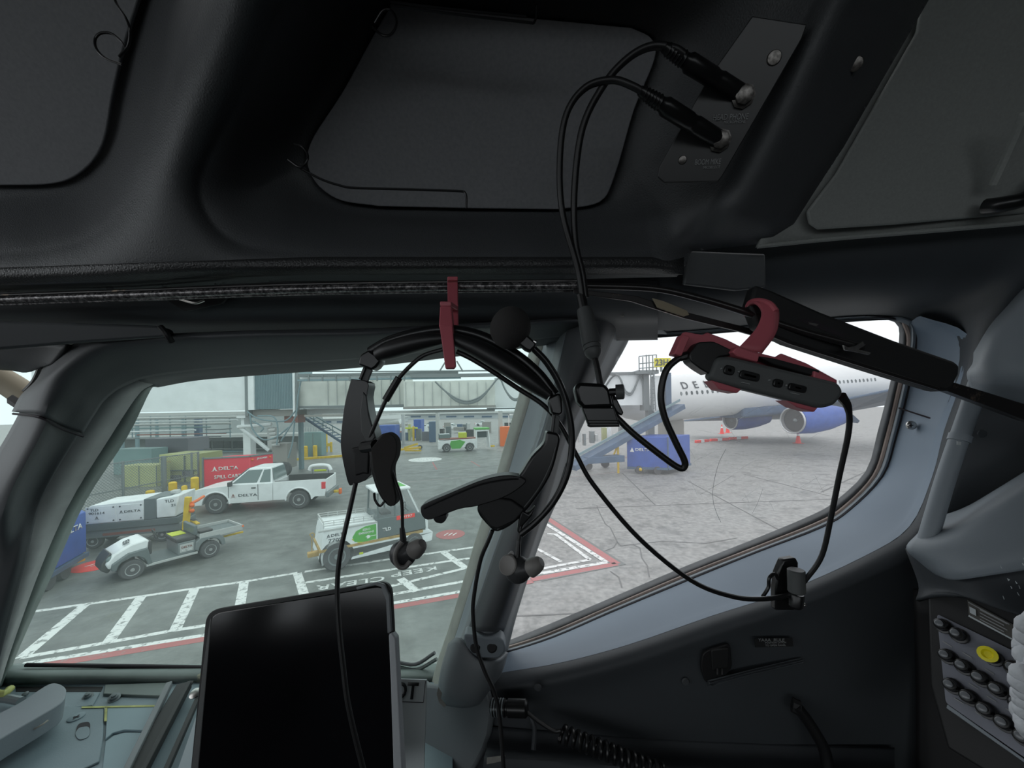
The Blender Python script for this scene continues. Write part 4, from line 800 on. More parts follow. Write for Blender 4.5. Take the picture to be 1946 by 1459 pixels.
O.slab('left_bezel', [(398, 1180), (402, 1172), (368, 1560), (352, 1560), (386, 1262)], 0, .002, 'module_grey', dfun=lambda x, y: TP(x, y)-.0005, bevel=.0008)
R = top('placard_board', (780, 1370, .47), 'pale grey placard with black lettering ending in OT, behind the tablet edge', 'placard'); O = Own(R)
PL = plane_d((752, 1289, .50), (811, 1291, .50), (800, 1459, .46))
O.slab('board', [(700, 1288), (811, 1291), (803, 1560), (700, 1560)], 0, .003, 'placard_white', dfun=PL, bevel=.0005)
xa = P(811, 1291, PL(811, 1291))-P(752, 1289, PL(752, 1289)); ya = P(760, 1289, PL(760, 1289))-P(760, 1459, PL(760, 1459))
o = text_on('PILOT', 'ink', None, P(749, 1313, PL(749, 1313)-.0006), xa, ya, .024, extrude=.0003, bold=.03, fit=.060); own(R, o)
o = text_on('S', 'ink', None, P(767, 1441, PL(767, 1441)-.0006), xa, ya, .008, extrude=.0003, bold=.02); own(R, o)
O.slab('label_outline', [(752, 1332), (804, 1334), (804, 1335.5), (752, 1333.5)], 0, .0003, 'seam', dfun=lambda x, y: PL(x, y)-.0004, bevel=0)
O.slab('label_outline', [(808, 1294), (809, 1294), (805, 1335), (804, 1335)], 0, .0003, 'seam', dfun=lambda x, y: PL(x, y)-.0004, bevel=0)
# ---- window crank handle at the lower left
ZH = ZD+.045
tp = [G(x, y, ZH) for x, y in spl2([(-120, 1415), (0, 1354), (43, 1331), (84, 1304), (104, 1297), (121, 1303), (126, 1314), (116, 1335), (62, 1368), (0, 1404), (-120, 1480)], 3)]
R = empty('crank_handle', tp[0], 0, 'large rounded grey window crank handle at the lower left corner', 'handle')
o = MB().prism(tp, (0, -.004, -.028)).build('handle_grip', 'grey_trim', smooth=True, bevel=.008, segs=5); own(R, o)
o = MB().tube([G(22, 1401, ZH-.012), G(45, 1390, ZH-.010), G(58, 1388, ZH-.014), G(78, 1378, ZH-.010), G(92, 1368, ZH-.008)], .0012, 6, 5).build('paint_nick', 'chipped', smooth=True); own(R, o)
o = MB().tube([G(-60, 1330, ZD+.01), G(0, 1326, ZD+.012), G(40, 1332, ZD+.01)], .006, 10, 4).build('pivot_rod', 'bolt_grey', smooth=True); own(R, o)
R = MB().tube([G(-60, 1300, ZD+.02), G(0, 1318, ZD+.02), G(20, 1308, ZD+.018)], .005, 10, 4).build('sill_pipe', 'yellow_primer', smooth=True); tag(R, 'short pale yellow-green pipe at the left frame edge behind the crank handle', 'pipe')
# ---- microphone connector with coiled cord
R = top('coiled_cord', (1150, 1420, .46), 'black coiled microphone cord plugged in beside the base of the post', 'cord'); O = Own(R)
a, b_ = P(932, 1344, .478), P(1003, 1346, .470); L = (b_-a).length
O.mb(MB().lathe(a, b_-a, [(0, .007), (.002, .0095), (L*.40, .0095), (L*.42, .0080), (L*.46, .0080), (L*.48, .0098), (L*.95, .0098), (L, .007)], 24), 'connector_shell', 'black_plastic')
for k in range(5): O.mb(MB().lathe(a+(b_-a)*(.05+k*.07), b_-a, [(0, .0095), (.0004, .0101), (.0012, .0101), (.0016, .0095)], 24), 'knurl_ring', 'bolt_grey')
O.tb([(1000, 1352, .470), (1023, 1370, .468), (1052, 1388, .464), (1066, 1388, .462)], 3.5, 'cord_tail', 'black_rubber')
hp = []; A, B = P(1064, 1392, .462), P(1262, 1470, .44); ax = (B-A).normalized(); xx = ax.cross(Vector((0, 0, 1))).normalized(); yy = ax.cross(xx)
N = 15*12
for k in range(N+1): t = k/N; hp.append(A+(B-A)*t+(xx*math.cos(2*pi*15*t)+yy*math.sin(2*pi*15*t))*.0085)
O.mb(MB().tube(hp, .0022, 7, 0), 'coil', 'black_plastic')
R = top('strap_loop', (1540, 1380, .47), 'thick black hose end hanging in the dark lower right sidewall', 'hose'); O = Own(R)
O.tb([(1512, 1340, .478), (1530, 1362, .474), (1552, 1396, .468), (1568, 1430, .463), (1578, 1500, .455)], 10, 'hose', 'black_plastic', seg=12)
O.tb([(1505, 1338, .482), (1520, 1345, .478)], 13, 'end_fitting', 'bolt_dark' if 'bolt_dark' in M else 'black_matte', k=0)
# ---- audio selector panel
q0, q1, q2, q3 = (1780, 1166, .425), (2020, 1282, .365), (2020, 1490, .365), (1797, 1335, .425)
nA = Vector((-.75, -.35, .45)).normalized()
def AP(x, y): v = P(x, y, 1)-CAMP; return nA.dot(P(*q0)-CAMP)/nA.dot(v)
R = top('audio_panel', (1860, 1280, .40), 'grey audio selector panel with rows of small knobs at the lower right edge', 'control panel'); O = Own(R)
O.slab('housing', [(1762, 1100), (1790, 1090), (2030, 1215), (2030, 1560), (1800, 1420), (1768, 1300)], 0, .02, 'black_matte', dfun=lambda x, y: AP(x, y)+.002, bevel=.002)
O.slab('faceplate', rounded([q0[:2], q1[:2], q2[:2], q3[:2]], 8), 0, .003, 'panel_face', dfun=lambda x, y: AP(x, y)-.001, bevel=.0008)
O.slab('lower_frame_rail', [(1800, 1338), (2020, 1494), (2020, 1500), (1798, 1345)], 0, .002, 'grey_trim', dfun=lambda x, y: AP(x, y)-.002, bevel=.0005)
O.slab('rating_plate', [(1838, 1139), (1927, 1187), (1926, 1214), (1841, 1168)], 0, .001, 'placard_dark', dfun=lambda x, y: AP(x, y)-.0005, bevel=.0003)
O.slab('plate_border', [(1841, 1168), (1926, 1214), (1926, 1217), (1840, 1171)], 0, .001, 'placard_white', dfun=lambda x, y: AP(x, y)-.001, bevel=0)
O.slab('plate_square', [(1842, 1152), (1854, 1158), (1855, 1170), (1843, 1164)], 0, .0006, 'placard_white', dfun=lambda x, y: AP(x, y)-.002, bevel=0)
for k in range(4): O.slab('printed_line', [(1862, 1157+k*6), (1914-6*(k % 2), 1184+k*6-3*(k % 2)), (1914-6*(k % 2), 1186+k*6-3*(k % 2)), (1862, 1159+k*6)], 0, .0004, 'print_grey', dfun=lambda x, y: AP(x, y)-.0018, bevel=0)
O.slab('printed_line', [(1840, 1143), (1918, 1185), (1918, 1187), (1840, 1145)], 0, .0004, 'print_grey', dfun=lambda x, y: AP(x, y)-.0018, bevel=0)
def knob(x, y, yellow=False):
    q = P(x, y, AP(x, y)-.002)
    k = O.mb(MB().lathe(q, nA, [(0, .0075), (.003, .0072), (.0034, .0056), (.012, .0052), (.0125, .0046)], 14), 'knob', 'black_plastic')
    o = MB().lathe(q+nA*.0122, nA, ([(0, .0040), (.002, .0046), (.004, .0070), (.0055, .0070), (.0058, .0042), (.0035, .0028)] if yellow else [(0, .0034), (.003, .0034), (.0034, .0028), (.0035, .001)]), 16).build('knob_cap', 'knob_yellow' if yellow else 'knob_clear', k, smooth=True)
for x, y in ((1794, 1190), (1824, 1208), (1803, 1248), (1834, 1268), (1866, 1290), (1899, 1312), (1938, 1338), (1812, 1304), (1844, 1326), (1876, 1350), (1911, 1375), (1948, 1402), (1930, 1272)): knob(x, y)
knob(1888, 1250, True)
for x, y in ((1800, 1222), (1838, 1243), (1850, 1302), (1884, 1326), (1920, 1350), (1822, 1330), (1862, 1356), (1900, 1382), (1880, 1274)):
    O.slab('printed_line', [(x-9, y-5), (x+9, y+6), (x+9, y+8), (x-9, y-3)], 0, .0004, 'print_grey', dfun=lambda a, b: AP(a, b)-.0022, bevel=0)
b = MB()
for k in range(260):
    y = random.uniform(1180, 1400); b.ball(P(1966+random.uniform(-22, 26)+10*abs((y-1290)/110)**2, y, .325+random.uniform(-.01, .01)), random.uniform(.004, .009), 10, 7)
for k in range(420):
    b.ball(P(random.uniform(1990, 2330), random.uniform(1170, 1420), .325+random.uniform(-.012, .012)), random.uniform(.006, .011), 9, 6)
o = b.build('fleece_cover', 'fleece', smooth=True, angle=0); tag(o, 'white fluffy fleece seat cover edge entering at the right frame edge', 'seat cover')
# ================================================================== the apron outside
mat('concrete', (0.255, 0.255, 0.247), 0.6, bump=0.2, bscale=14, var=0.3, vscale=5.5, wear=(0.13, 0.13, 0.127), wscale=1.0, wthr=(0.50, 0.66))
mat('asphalt_wet', (0.165, 0.172, 0.165), 0.5, bump=0.3, bscale=9, var=0.25, vscale=1.6, wear=(0.095, 0.10, 0.095), wscale=0.9, wthr=(0.48, 0.70))
mat('paint_white', (0.75, 0.76, 0.75), 0.6, wear=(0.25, 0.26, 0.25), wscale=7, wthr=(0.52, 0.60))
mat('paint_red', (0.40, 0.12, 0.12), 0.6, wear=(0.27, 0.22, 0.22), wscale=8, wthr=(0.55, 0.7))
mat('paint_grey', (0.14, 0.15, 0.145), 0.6)
mat('joint_dark', (0.13, 0.13, 0.13), 0.8)
mat('joint_pale', (0.45, 0.38, 0.37), 0.8)
mat('car_white', (0.86, 0.88, 0.89), 0.3, var=0.06, vscale=3)
mat('white_panel', (0.78, 0.81, 0.82), 0.5, var=0.1, vscale=3)
mat('trim_black', (0.05, 0.05, 0.052), 0.5)
mat('body_grey', (0.125, 0.15, 0.155), 0.45)
mat('grey_metal', (0.19, 0.215, 0.22), 0.45)
mat('light_metal', (0.50, 0.51, 0.50), 0.4)
mat('dark_glass', (0.05, 0.07, 0.075), 0.1)
mat('veh_glass', (0.15, 0.20, 0.20), 0.08)
mat('tire', (0.085, 0.085, 0.09), 0.8)
mat('rim', (0.42, 0.43, 0.43), 0.35, metal=0.4)
mat('yellow', (0.75, 0.50, 0.03), 0.5, var=0.12, vscale=5)
mat('orange', (0.85, 0.17, 0.03), 0.5)
mat('red', (0.80, 0.045, 0.08), 0.5)
mat('sign_red', (0.90, 0.05, 0.04), 0.5)
mat('green', (0.10, 0.42, 0.07), 0.5)
mat('lime', (0.55, 0.62, 0.03), 0.5)
mat('blue', (0.035, 0.095, 0.40), 0.5, var=0.15, vscale=2)
mat('steel_blue', (0.07, 0.12, 0.20), 0.5, var=0.15, vscale=2)
mat('teal', (0.20, 0.31, 0.31), 0.6, var=0.06, vscale=1)
mat('olive', (0.42, 0.44, 0.20), 0.6, var=0.08, vscale=1)
mat('purple_grey', (0.15, 0.15, 0.175), 0.6)
mat('facade', (0.34, 0.37, 0.37), 0.8, var=0.1, vscale=.6)
mat('bridge_white', (0.86, 0.89, 0.90), 0.6, var=0.06, vscale=1.2)
mat('bridge_cream', (0.70, 0.71, 0.66), 0.6, var=0.12, vscale=1.2)
mat('bridge_blue', (0.19, 0.28, 0.31), 0.6)
mat('taupe', (0.30, 0.29, 0.27), 0.7)
mat('text_dark', (0.06, 0.07, 0.08), 0.6)
mat('text_white', (0.85, 0.86, 0.86), 0.6)
mat('brown_red', (0.28, 0.10, 0.08), 0.6)
mat('tail_red', (0.75, 0.05, 0.06), 0.3)
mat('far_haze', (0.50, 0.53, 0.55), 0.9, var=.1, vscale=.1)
mat('sign_yellow', (0.85, 0.75, 0.02), 0.5)
mat('aluminium', (0.55, 0.56, 0.57), 0.3, metal=0.6)
mat('aircraft_pale', (0.74, 0.75, 0.75), 0.3)
mat('gold_rust', (0.42, 0.28, 0.10), 0.6, var=0.3, vscale=5)
# ---- ground
o = MB().add([(-260, -60, 0), (260, -60, 0), (260, 500, 0), (-260, 500, 0)], [(0, 1, 2, 3)]).build('ground', 'concrete'); tag(o, kind='structure'); GROUND = o
gp = [G(900, 1200), G(945, 1100), G(980, 1000), G(1012, 905), G(1026, 862), G(700, 838), G(420, 850), G(-400, 900)]
o = MB().prism([(-60, 1.5, 0.004), (-.6, 1.5, .004)]+[(p.x, p.y, .004) for p in gp], (0, 0, .004)).build('paved_area', 'asphalt_wet', GROUND)
def flat(name, pts, m, parent, z=.009, h=.003):
    return MB().prism([G(x, y, z) for x, y in pts], (0, 0, h)).build(name, m, parent)
def stripe(name, a, b_, w_, m, parent, z=.010, h=.003):
    A, B = G(*a, z), G(*b_, z); return MB().obox(A, B, w_, h).build(name, m, parent)
R = empty('ladder_marking', G(400, 1150), 0, 'white painted ladder-shaped lane marking on the tarmac seen through the left window', 'road marking')
def own0(o, R): return own(R, o)
LW = .17
for pl in ([(-40, 1176), (61, 1162), (161, 1148), (268, 1133), (368, 1118), (464, 1105), (565, 1088)], [(42, 1249), (207, 1220), (333, 1197), (393, 1188), (577, 1128+22), (690, 1126), (886, 1079)], [(579, 1107), (675, 1092), (859, 1065), (985, 1048)], [(579, 1086), (700, 1068), (897, 1040), (1010, 1020)], [(740, 1130), (878, 1105), (1000, 1085)], [(40, 1262), (393, 1206), (744, 1146), (874, 1124)]):
    for a, b_ in zip(pl[:-1], pl[1:]): own0(stripe('side_line', a, b_, LW*.75, 'paint_white', None), R)
for a, b_ in (((161, 1149), (42, 1249)), ((268, 1134), (207, 1219)), ((370, 1118), (333, 1197)), ((464, 1105), (456, 1151)), ((565, 1089), (578, 1130)), ((843, 1049), (886, 1080)), ((761, 1099), (792, 1123)), ((-20, 1176), (-120, 1262))):
    own0(stripe('rung', a, b_, LW*1.25, 'paint_white', None, z=.0105), R)
R = empty('red_boundary_line', G(300, 1225), 0, 'faded red painted boundary stripe running alongside the white ladder marking', 'road marking')
for a, b_ in (((60, 1268), (393, 1213)), ((393, 1213), (744, 1154)), ((744, 1154), (874, 1131)), ((874, 1131), (1012, 1104))): own0(stripe('stripe', a, b_, .20, 'paint_red', None), R)
def ground_text(s, cxy, right, up, size, fit, m='paint_white', label=None, cat='road marking'):
    c = G(*cxy, .012); a = G(*right, .012)-c; u = G(*up, .012)-c
    o = text_on(s, m, None, c, a, u, size, 'painted_word', .004, bold=.01, fit=fit); tag(o, label, cat); return o
ground_text('KEEP', (788, 1085), (745, 1092), (792, 1100), .42, 1.25, label='white painted word KEEP, upside down, between the lane lines on the tarmac')
ground_text('CLEAR', (668, 1107), (620, 1114), (672, 1118), .42, 1.7, label='white painted word CLEAR, upside down, between the lane lines on the tarmac')
# chevron on the right
R = empty('chevron_marking', G(1160, 1070), 0, 'pointed red and white painted corner marking on the concrete, right of the post', 'road marking')
own0(flat('grey_border', [(1040, 978), (1190, 1072), (1030, 1104), (1012, 1098), (1150, 1071), (1020, 985)], 'paint_grey', None, z=.0085), R)
for a, b_, w_, m in (((1030, 978), (1172, 1071), .26, 'paint_red'), ((1172, 1071), (1010, 1101), .22, 'paint_red'), ((1020, 984), (1153, 1068), .17, 'paint_white'), ((1153, 1068), (1000, 1094), .16, 'paint_white'), ((1040, 1014), (1060, 1015), .12, 'paint_white'), ((1056, 1015), (1121, 1063), .14, 'paint_white'), ((1121, 1063), (1010, 1084), .13, 'paint_white'), ((1020, 1042), (1066, 1067), .13, 'paint_white')):
    own0(stripe('stripe', a, b_, w_, m, None, z=.011), R)
JT = empty('pavement_joints', G(1300, 950), 0, None, None); JT['kind'] = 'structure'
for a, b_, w_, m in (((1182, 898), (1245, 959), .05, 'joint_dark'), ((1306, 913), (1478, 1005), .05, 'joint_dark'), ((1410, 900), (1576, 942), .05, 'joint_dark'), ((1095, 966), (1330, 957), .05, 'joint_dark'), ((1330, 957), (1640, 946), .05, 'joint_dark'), ((1077, 907), (1199, 894), .10, 'joint_pale'), ((1100, 1165), (980, 1170), .04, 'joint_dark'), ((1560, 935), (1680, 880), .08, 'joint_dark'), ((1080, 882), (1200, 868), .07, 'paint_red'), ((1120, 878), (1300, 850), .07, 'paint_red'), ((720, 905), (1000, 880), .06, 'joint_dark'), ((660, 925), (1010, 896), .05, 'joint_pale'), ((800, 884), (960, 868), .05, 'joint_dark'), ((830, 892), (822, 878), .12, 'paint_red'), ((895, 876), (912, 886), .10, 'paint_red')):
    own0(stripe('joint_line', a, b_, w_, m, None, z=.0095), JT)
def crack(pts):
    b = MB()
    for a, c in zip(pts[:-1], pts[1:]): b.obox(G(*a, .010), G(*c, .010), .035, .002)
    own0(b.build('crack', 'joint_dark', None), JT)
crack([(1134, 960), (1140, 975), (1151, 996), (1160, 1002), (1173, 1029), (1180, 1037), (1202, 1034), (1216, 1040), (1220, 1060), (1230, 1074), (1234, 1096)])
crack([(1173, 1029), (1166, 1040), (1150, 1046)]); crack([(1160, 1085), (1176, 1096), (1182, 1116)]); crack([(1202, 1034), (1260, 1028), (1340, 1032), (1400, 1022)])
for c_, rx, lab, m in (((808, 873), 30, 'white painted oval cover on the tarmac beyond the tug', 'paint_white'), ((856, 1015), 27, 'faded red painted oval beside the front of the white tug', 'paint_red'), ((185, 1073), 34, 'red painted oval stop marking behind the blue cart at the left', 'sign_red')):
    q = G(*c_, .010); r = (G(c_[0]+rx, c_[1])-G(*c_)).length
    b = MB().cyl((q.x, q.y, .008), (q.x, q.y, .014), r, seg=28); o = b.build('painted_disc', m); tag(o, lab, 'road marking'); DISC = o
    if m != 'paint_white':
        own0(MB().obox((q.x-r*.5, q.y, .016), (q.x+r*.5, q.y+r*.1, .016), r*.12, .002).build('worn_stroke', 'paint_white', None), R) if False else None
        for k in (-1, 0, 1):
            MB().obox((q.x+k*r*.3-.05, q.y-r*.25, .0155), (q.x+k*r*.3+.05, q.y+r*.25, .0155), r*.09, .003).build('worn_stroke', 'paint_white', o)
# ---- vehicle placing
def place(name, pF, pR, L, hw, label, cat, group=None):
    A, B = G(*pF), G(*pR); dv = (A-B); sca = dv.length/L; dv.normalize(); left = Vector((-dv.y, dv.x, 0)); mid = (A+B)/2
    s_ = 1 if (Vector((0, 0, 0))-mid).dot(left) > 0 else -1
    loc = mid-left*s_*hw*sca
    R = empty(name, (loc.x, loc.y, 0), math.atan2(dv.y, dv.x), label, cat, group, sca); R['near'] = s_
    return R, s_
def wheel(R, x, y, r, w_, s_, rim='rim', style='truck'):
    o = MB().lathe((x, y-w_/2*1, r), (0, 1, 0), [(0, r*.55), (0, r*.90), (w_*.12, r*.97), (w_*.3, r), (w_*.7, r), (w_*.88, r*.97), (w_, r*.90), (w_, r*.55)], 24).build('wheel', 'tire', R, smooth=True)
    b = MB().lathe((x, y+s_*w_*.30, r), (0, s_, 0), [(0, r*.60), (w_*.22, r*.60), (w_*.20, r*.52), (w_*.08, r*.45), (w_*.10, r*.2), (w_*.26, r*.17), (w_*.27, r*.05)], 18)
    hb_ = b.build('hub', rim, o, smooth=True)
    return o
def arc(cx_, cz, r, a0, a1, n=9): return [(cx_+r*math.cos(a0+(a1-a0)*i/n), cz+r*math.sin(a0+(a1-a0)*i/n)) for i in range(n+1)]
def side(R, name, prof, y0, y1, m, bevel=.02, **k): return MB().prism([(x, y0, z) for x, z in prof], (0, y1-y0, 0)).build(name, m, R, bevel=bevel, smooth=True, **k)
def bx(R, name, x0, x1, y0, y1, z0, z1, m, bevel=.01, **k): return MB().box(x0, x1, y0, y1, z0, z1).build(name, m, R, bevel=bevel, smooth=True, **k)
def emblem(R, x, y, z, h, s_, m='brown_red', flip=1):
    """triangular widget mark on a side face: two upper blades and two lower darts"""
    b = MB(); d = .004*s_
    for sg in (-1, 1):
        b.prism([(x+sg*.02*h, y, z+h*.5), (x+sg*.02*h, y, z-h*.02), (x+sg*h*.34, y, z-h*.22)], (0, d, 0))
        b.prism([(x+sg*.04*h, y, z-h*.12), (x+sg*h*.55, y, z-h*.5), (x+sg*.04*h, y, z-h*.30)], (0, d, 0))
    return b.build('emblem', m, R)
def side_text(R, s, x, y, z, h, fit, s_, m='text_dark', bold=.01, spacing=1.0):
    """text readable from side s_ (vehicle +y = 1)"""
    return text_on(s, m, R, Vector((x, y+.006*s_, z)), (-s_, 0, 0), (0, 0, 1), h, extrude=.006, bold=bold, fit=fit, spacing=spacing)
# ---- pickup
def pickup(R, s_, detail=True):
    W = 1.0; r = .45; xf, xr = 1.74, -1.74
    prof = [(2.78, .42), (2.84, .62), (2.80, .92), (2.68, 1.10), (2.30, 1.18), (1.25, 1.27), (.95, 1.30), (-.62, 1.30), (-.62, .50)]+[(-.3, .48), (1.25, .46)]+arc(xf, .45, .56, pi, 0, 10)[0:]
    prof = [(x, z) for x, z in prof if z > 0]
    body = side(R, 'body', prof, -W, W, 'car_white', .04)
    for q in (-1, 1):
        bp = [(-.64, 1.34), (-2.92, 1.36), (-2.94, .95), (-2.88, .56), (-2.45, .56)]+arc(xr, .45, .56, pi, 0, 10)+[(-1.2, .50), (-.64, .50)]
        side(R, 'bed_side', bp, q*W, q*(W-.10), 'car_white', .025)
    bx(R, 'bed_floor', -2.85, -.66, -.92, .92, .78, .84, 'trim_black')
    bx(R, 'tailgate', -2.96, -2.90, -.88, .88, .72, 1.35, 'car_white', .02)
    bx(R, 'rear_bumper', -3.06, -2.92, -.98, .98, .48, .72, 'grey_metal', .03)
    bx(R, 'bed_liner', -2.86, -.68, -.90, -.86, .82, 1.37, 'trim_black', .005); bx(R, 'bed_liner', -2.86, -.68, .86, .90, .82, 1.37, 'trim_black', .005)
    bx(R, 'front_bumper', 2.72, 2.90, -.97, .97, .40, .66, 'grey_metal', .04)
    # cab with tapered sides
    lo = [(-.60, 1.28), (1.28, 1.27)]; hi = [(-.50, 2.02), (.42, 2.02)]; wl, wh = .95, .74
    vs = [(lo[0][0], -wl, lo[0][1]), (lo[1][0], -wl, lo[1][1]), (hi[1][0], -wh, hi[1][1]), (hi[0][0], -wh, hi[0][1])]; vs += [(x, -y, z) for x, y, z in vs]
    MB().add(vs, [(0, 1, 2, 3), (7, 6, 5, 4), (0, 4, 5, 1), (1, 5, 6, 2), (2, 6, 7, 3), (3, 7, 4, 0)]).build('cab', 'car_white', R, bevel=.05, smooth=True, segs=3)
    def on(u, v, q, off=.012):            # side plane point: u along, v up
        z = 1.28+v*.74; x0 = -.60+v*.10; x1 = 1.28-v*.86; return (x0+(x1-x0)*u, q*(wl-(wl-wh)*v+off), z)
    for q in (-1, 1):
        for u0, u1, n in ((.04, .30, 'rear_window'), (.36, .93, 'door_window')):
            pts = [on(u0, .10, q), on(u1, .10, q), on(min(u1, .95), .86, q), on(u0, .88, q)]
            MB().prism(pts, (0, -q*.02, 0)).build(n, 'veh_glass', R, bevel=.01)
        bx(R, 'mirror', 1.02, 1.16, q*1.02, q*1.22, 1.26, 1.46, 'trim_black', .02)
        bx(R, 'door_seam', -.02, 0.0, q*1.0, q*1.008, .55, 1.28, 'text_dark', 0); bx(R, 'door_seam', 1.20, 1.22, q*1.0, q*1.008, .60, 1.25, 'text_dark', 0)
        bx(R, 'door_handle', .08, .26, q*1.0, q*1.03, 1.10, 1.15, 'trim_black', .005)
        bx(R, 'tail_lamp', -2.93, -2.74, q*.93, q*1.015, .90, 1.24, 'tail_red', .02)
        bx(R, 'head_lamp', 2.60, 2.82, q*.72, q*1.0, .86, 1.06, 'orange' if q == s_ else 'light_metal', .03)
        for x in (xf, xr):
            wheel(R, x, q*.86, r, .26, q)
            MB().tube([(x+.57*math.cos(a), q*1.0, .45+.57*math.sin(a)) for a in [pi*i/10 for i in range(11)]], .035, 8, 0).build('fender_flare', 'car_white', R, smooth=True)
    MB().add([(1.30, -.86, 1.31), (1.30, .86, 1.31), (.50, .70, 1.98), (.50, -.70, 1.98)], [(0, 1, 2, 3)]).build('windscreen', 'veh_glass', R, solid=.02)
    MB().add([(-.615, -.78, 1.42), (-.615, .78, 1.42), (-.53, .68, 1.95), (-.53, -.68, 1.95)], [(0, 1, 2, 3)]).build('back_window', 'veh_glass', R, solid=.02)
    bx(R, 'grille', 2.79, 2.87, -.62, .62, .70, 1.02, 'trim_black', .02)
    if detail:
        side_text(R, 'DELTA', .42, s_*1.0, .80, .17, .78, s_, 'text_dark'); emblem(R, 1.02, s_*1.004, .80, .20, s_)
        bx(R, 'yellow_hitch', -3.35, -3.06, -.1, .1, .50, .62, 'yellow', .02); bx(R, 'hitch_tip', -3.42, -3.30, -.12, .12, .42, .70, 'orange', .03)
R, s_ = place('pickup_truck', (413, 976), (570, 966), 3.48, .86, 'white pickup truck with DELTA lettering on its door, parked by the red cart', 'truck'); pickup(R, s_)
# ---- utility cart
R, s_ = place('utility_cart', (251, 1100), (399, 1059), 1.95, .56, 'small open utility cart with white hood and flat rear bed on the tarmac', 'utility cart')
for q in (-1, 1):
    wheel(R, .975, q*.52, .29, .22, q); wheel(R, -.975, q*.52, .29, .24, q)
    side(R, 'front_fender', arc(.975, .34, .34, pi*1.02, .1, 8)+[(1.42, .40), (1.40, .58), (1.05, .80), (.62, .84), (.52, .34)], q*.34, q*.64, 'body_grey', .02)
    side(R, 'rear_fender', arc(-.975, .34, .33, pi, 0, 8)+[(-.55, .40), (-.58, .66), (-.72, .76), (-1.25, .74), (-1.38, .60), (-1.42, .36)], q*.42, q*.64, 'grey_metal', .02)
side(R, 'hood', [(1.45, .42), (1.52, .60), (1.36, .84), (.98, 1.04), (.62, 1.10), (.55, 1.02), (.60, .74), (1.00, .62), (1.3, .5)], -.52, .52, 'car_white', .05)
side(R, 'front_mask', [(1.46, .30), (1.60, .42), (1.58, .62), (1.40, .90), (1.36, .84), (1.46, .58), (1.40, .36)], -.40, .40, 'trim_black', .03)
for q in (-1, 1): MB().ball((1.38, q*.44, .70), .14, 12, 8, .9, .5, .8).build('head_lamp', 'veh_glass', R, smooth=True)
side_text(R, '8E', 1.10, 0, 0, .01, .01, s_) if False else None
text_on('8 E3', 'text_dark', R, Vector((1.02, s_*.12, 1.045)), (-s_*.2, -s_*1.0, 0), (-.9, 0, .35), .22, extrude=.006, bold=.02, fit=.5)
bx(R, 'floor_pan', -.55, .62, -.58, .58, .30, .36, 'body_grey'); bx(R, 'side_rail', -.62, .66, s_*.58, s_*.63, .27, .34, 'light_metal', .008)
bx(R, 'dash', .50, .60, -.52, .52, .60, 1.02, 'trim_black', .03)
bx(R, 'seat_box', -.58, -.12, -.58, .58, .36, .74, 'grey_metal', .015); bx(R, 'seat_panel', -.52, -.16, s_*.575, s_*.59, .42, .68, 'light_metal', .004)
side_text(R, 'DELTA', -.34, s_*.592, .58, .09, .28, s_, 'brown_red')
side_text(R, '8E TUG', -.34, s_*.592, .47, .08, .26, s_, 'text_white')
bx(R, 'seat_cushion', -.60, -.08, -.56, .56, .74, .88, 'trim_black', .04); bx(R, 'seat_back', -.66, -.56, -.54, .54, .86, 1.20, 'body_grey', .04)
MB().tube([(.52, s_*-.05, .98), (.32, s_*-.05, 1.06)], .018, 8, 0).build('steering_column', 'trim_black', R)
MB().tube([Vector((.30, s_*-.05, 1.08))+Vector((.06*math.cos(a), .16*math.sin(a), .15*math.cos(a))) for a in [2*pi*i/16 for i in range(17)]], .016, 6, 0).build('steering_wheel', 'trim_black', R, smooth=True)
bx(R, 'bed_deck', -1.95, -.68, -.60, .60, .76, .80, 'body_grey', .005)
for q in (-1, 1): bx(R, 'bed_side', -1.95, -.68, q*.60, q*.63, .70, .90, 'light_metal', .008)
bx(R, 'tail_board', -1.98, -1.94, -.60, .60, .70, .88, 'light_metal', .008); bx(R, 'tail_lamp', -1.99, -1.93, s_*.50, s_*.64, .80, .86, 'orange', .004)
bx(R, 'tow_hitch', -2.2, -1.5, -.03, .03, .42, .48, 'yellow', .004); bx(R, 'coiled_hose', -1.20, -.80, -.25, .2, .80, .88, 'trim_black', .03)
bx(R, 'yellow_tray', -.48, -.10, -.50, .05, .88, .90, 'lime', .004)
# ---- ground power unit
A = G(177, 1043); B = G(309, 1029)
R, s_ = place('ground_power_unit', (177, 1043), (309, 1029), 2.2, .62, 'white and grey towable power unit numbered 901614 behind the utility cart', 'power unit')
for x in (1.1, -1.1):
    for q in (-1, 1): wheel(R, x, q*.55, .30, .20, q)
bx(R, 'chassis', -1.75, 1.35, -.72, .72, .42, .74, 'grey_metal', .03); bx(R, 'reflector_strip', -.9, .75, s_*.72, s_*.73, .50, .60, 'brown_red', .002)
bx(R, 'lower_body', -1.70, 1.38, -.78, .78, .72, 1.00, 'body_grey', .03)
side(R, 'housing', [(1.30, 1.00), (1.22, 1.62), (1.05, 1.74), (-.60, 1.82), (-.60, 1.00)], -.78, .78, 'white_panel', .03)
bx(R, 'centre_band', -.98, -.58, -.79, .79, 1.0, 1.84, 'body_grey', .02)
side(R, 'front_hood', [(-.98, 1.02), (-.98, 1.80), (-1.74, 1.88), (-1.62, 1.02)], -.79, .79, 'white_panel', .04)
bx(R, 'hood_top', -1.68, -.95, -.62, .5, 1.80, 1.84, 'body_grey', .01); bx(R, 'exhaust_cap', -1.45, -1.18, -.15, .15, 1.84, 2.0, 'light_metal', .04)
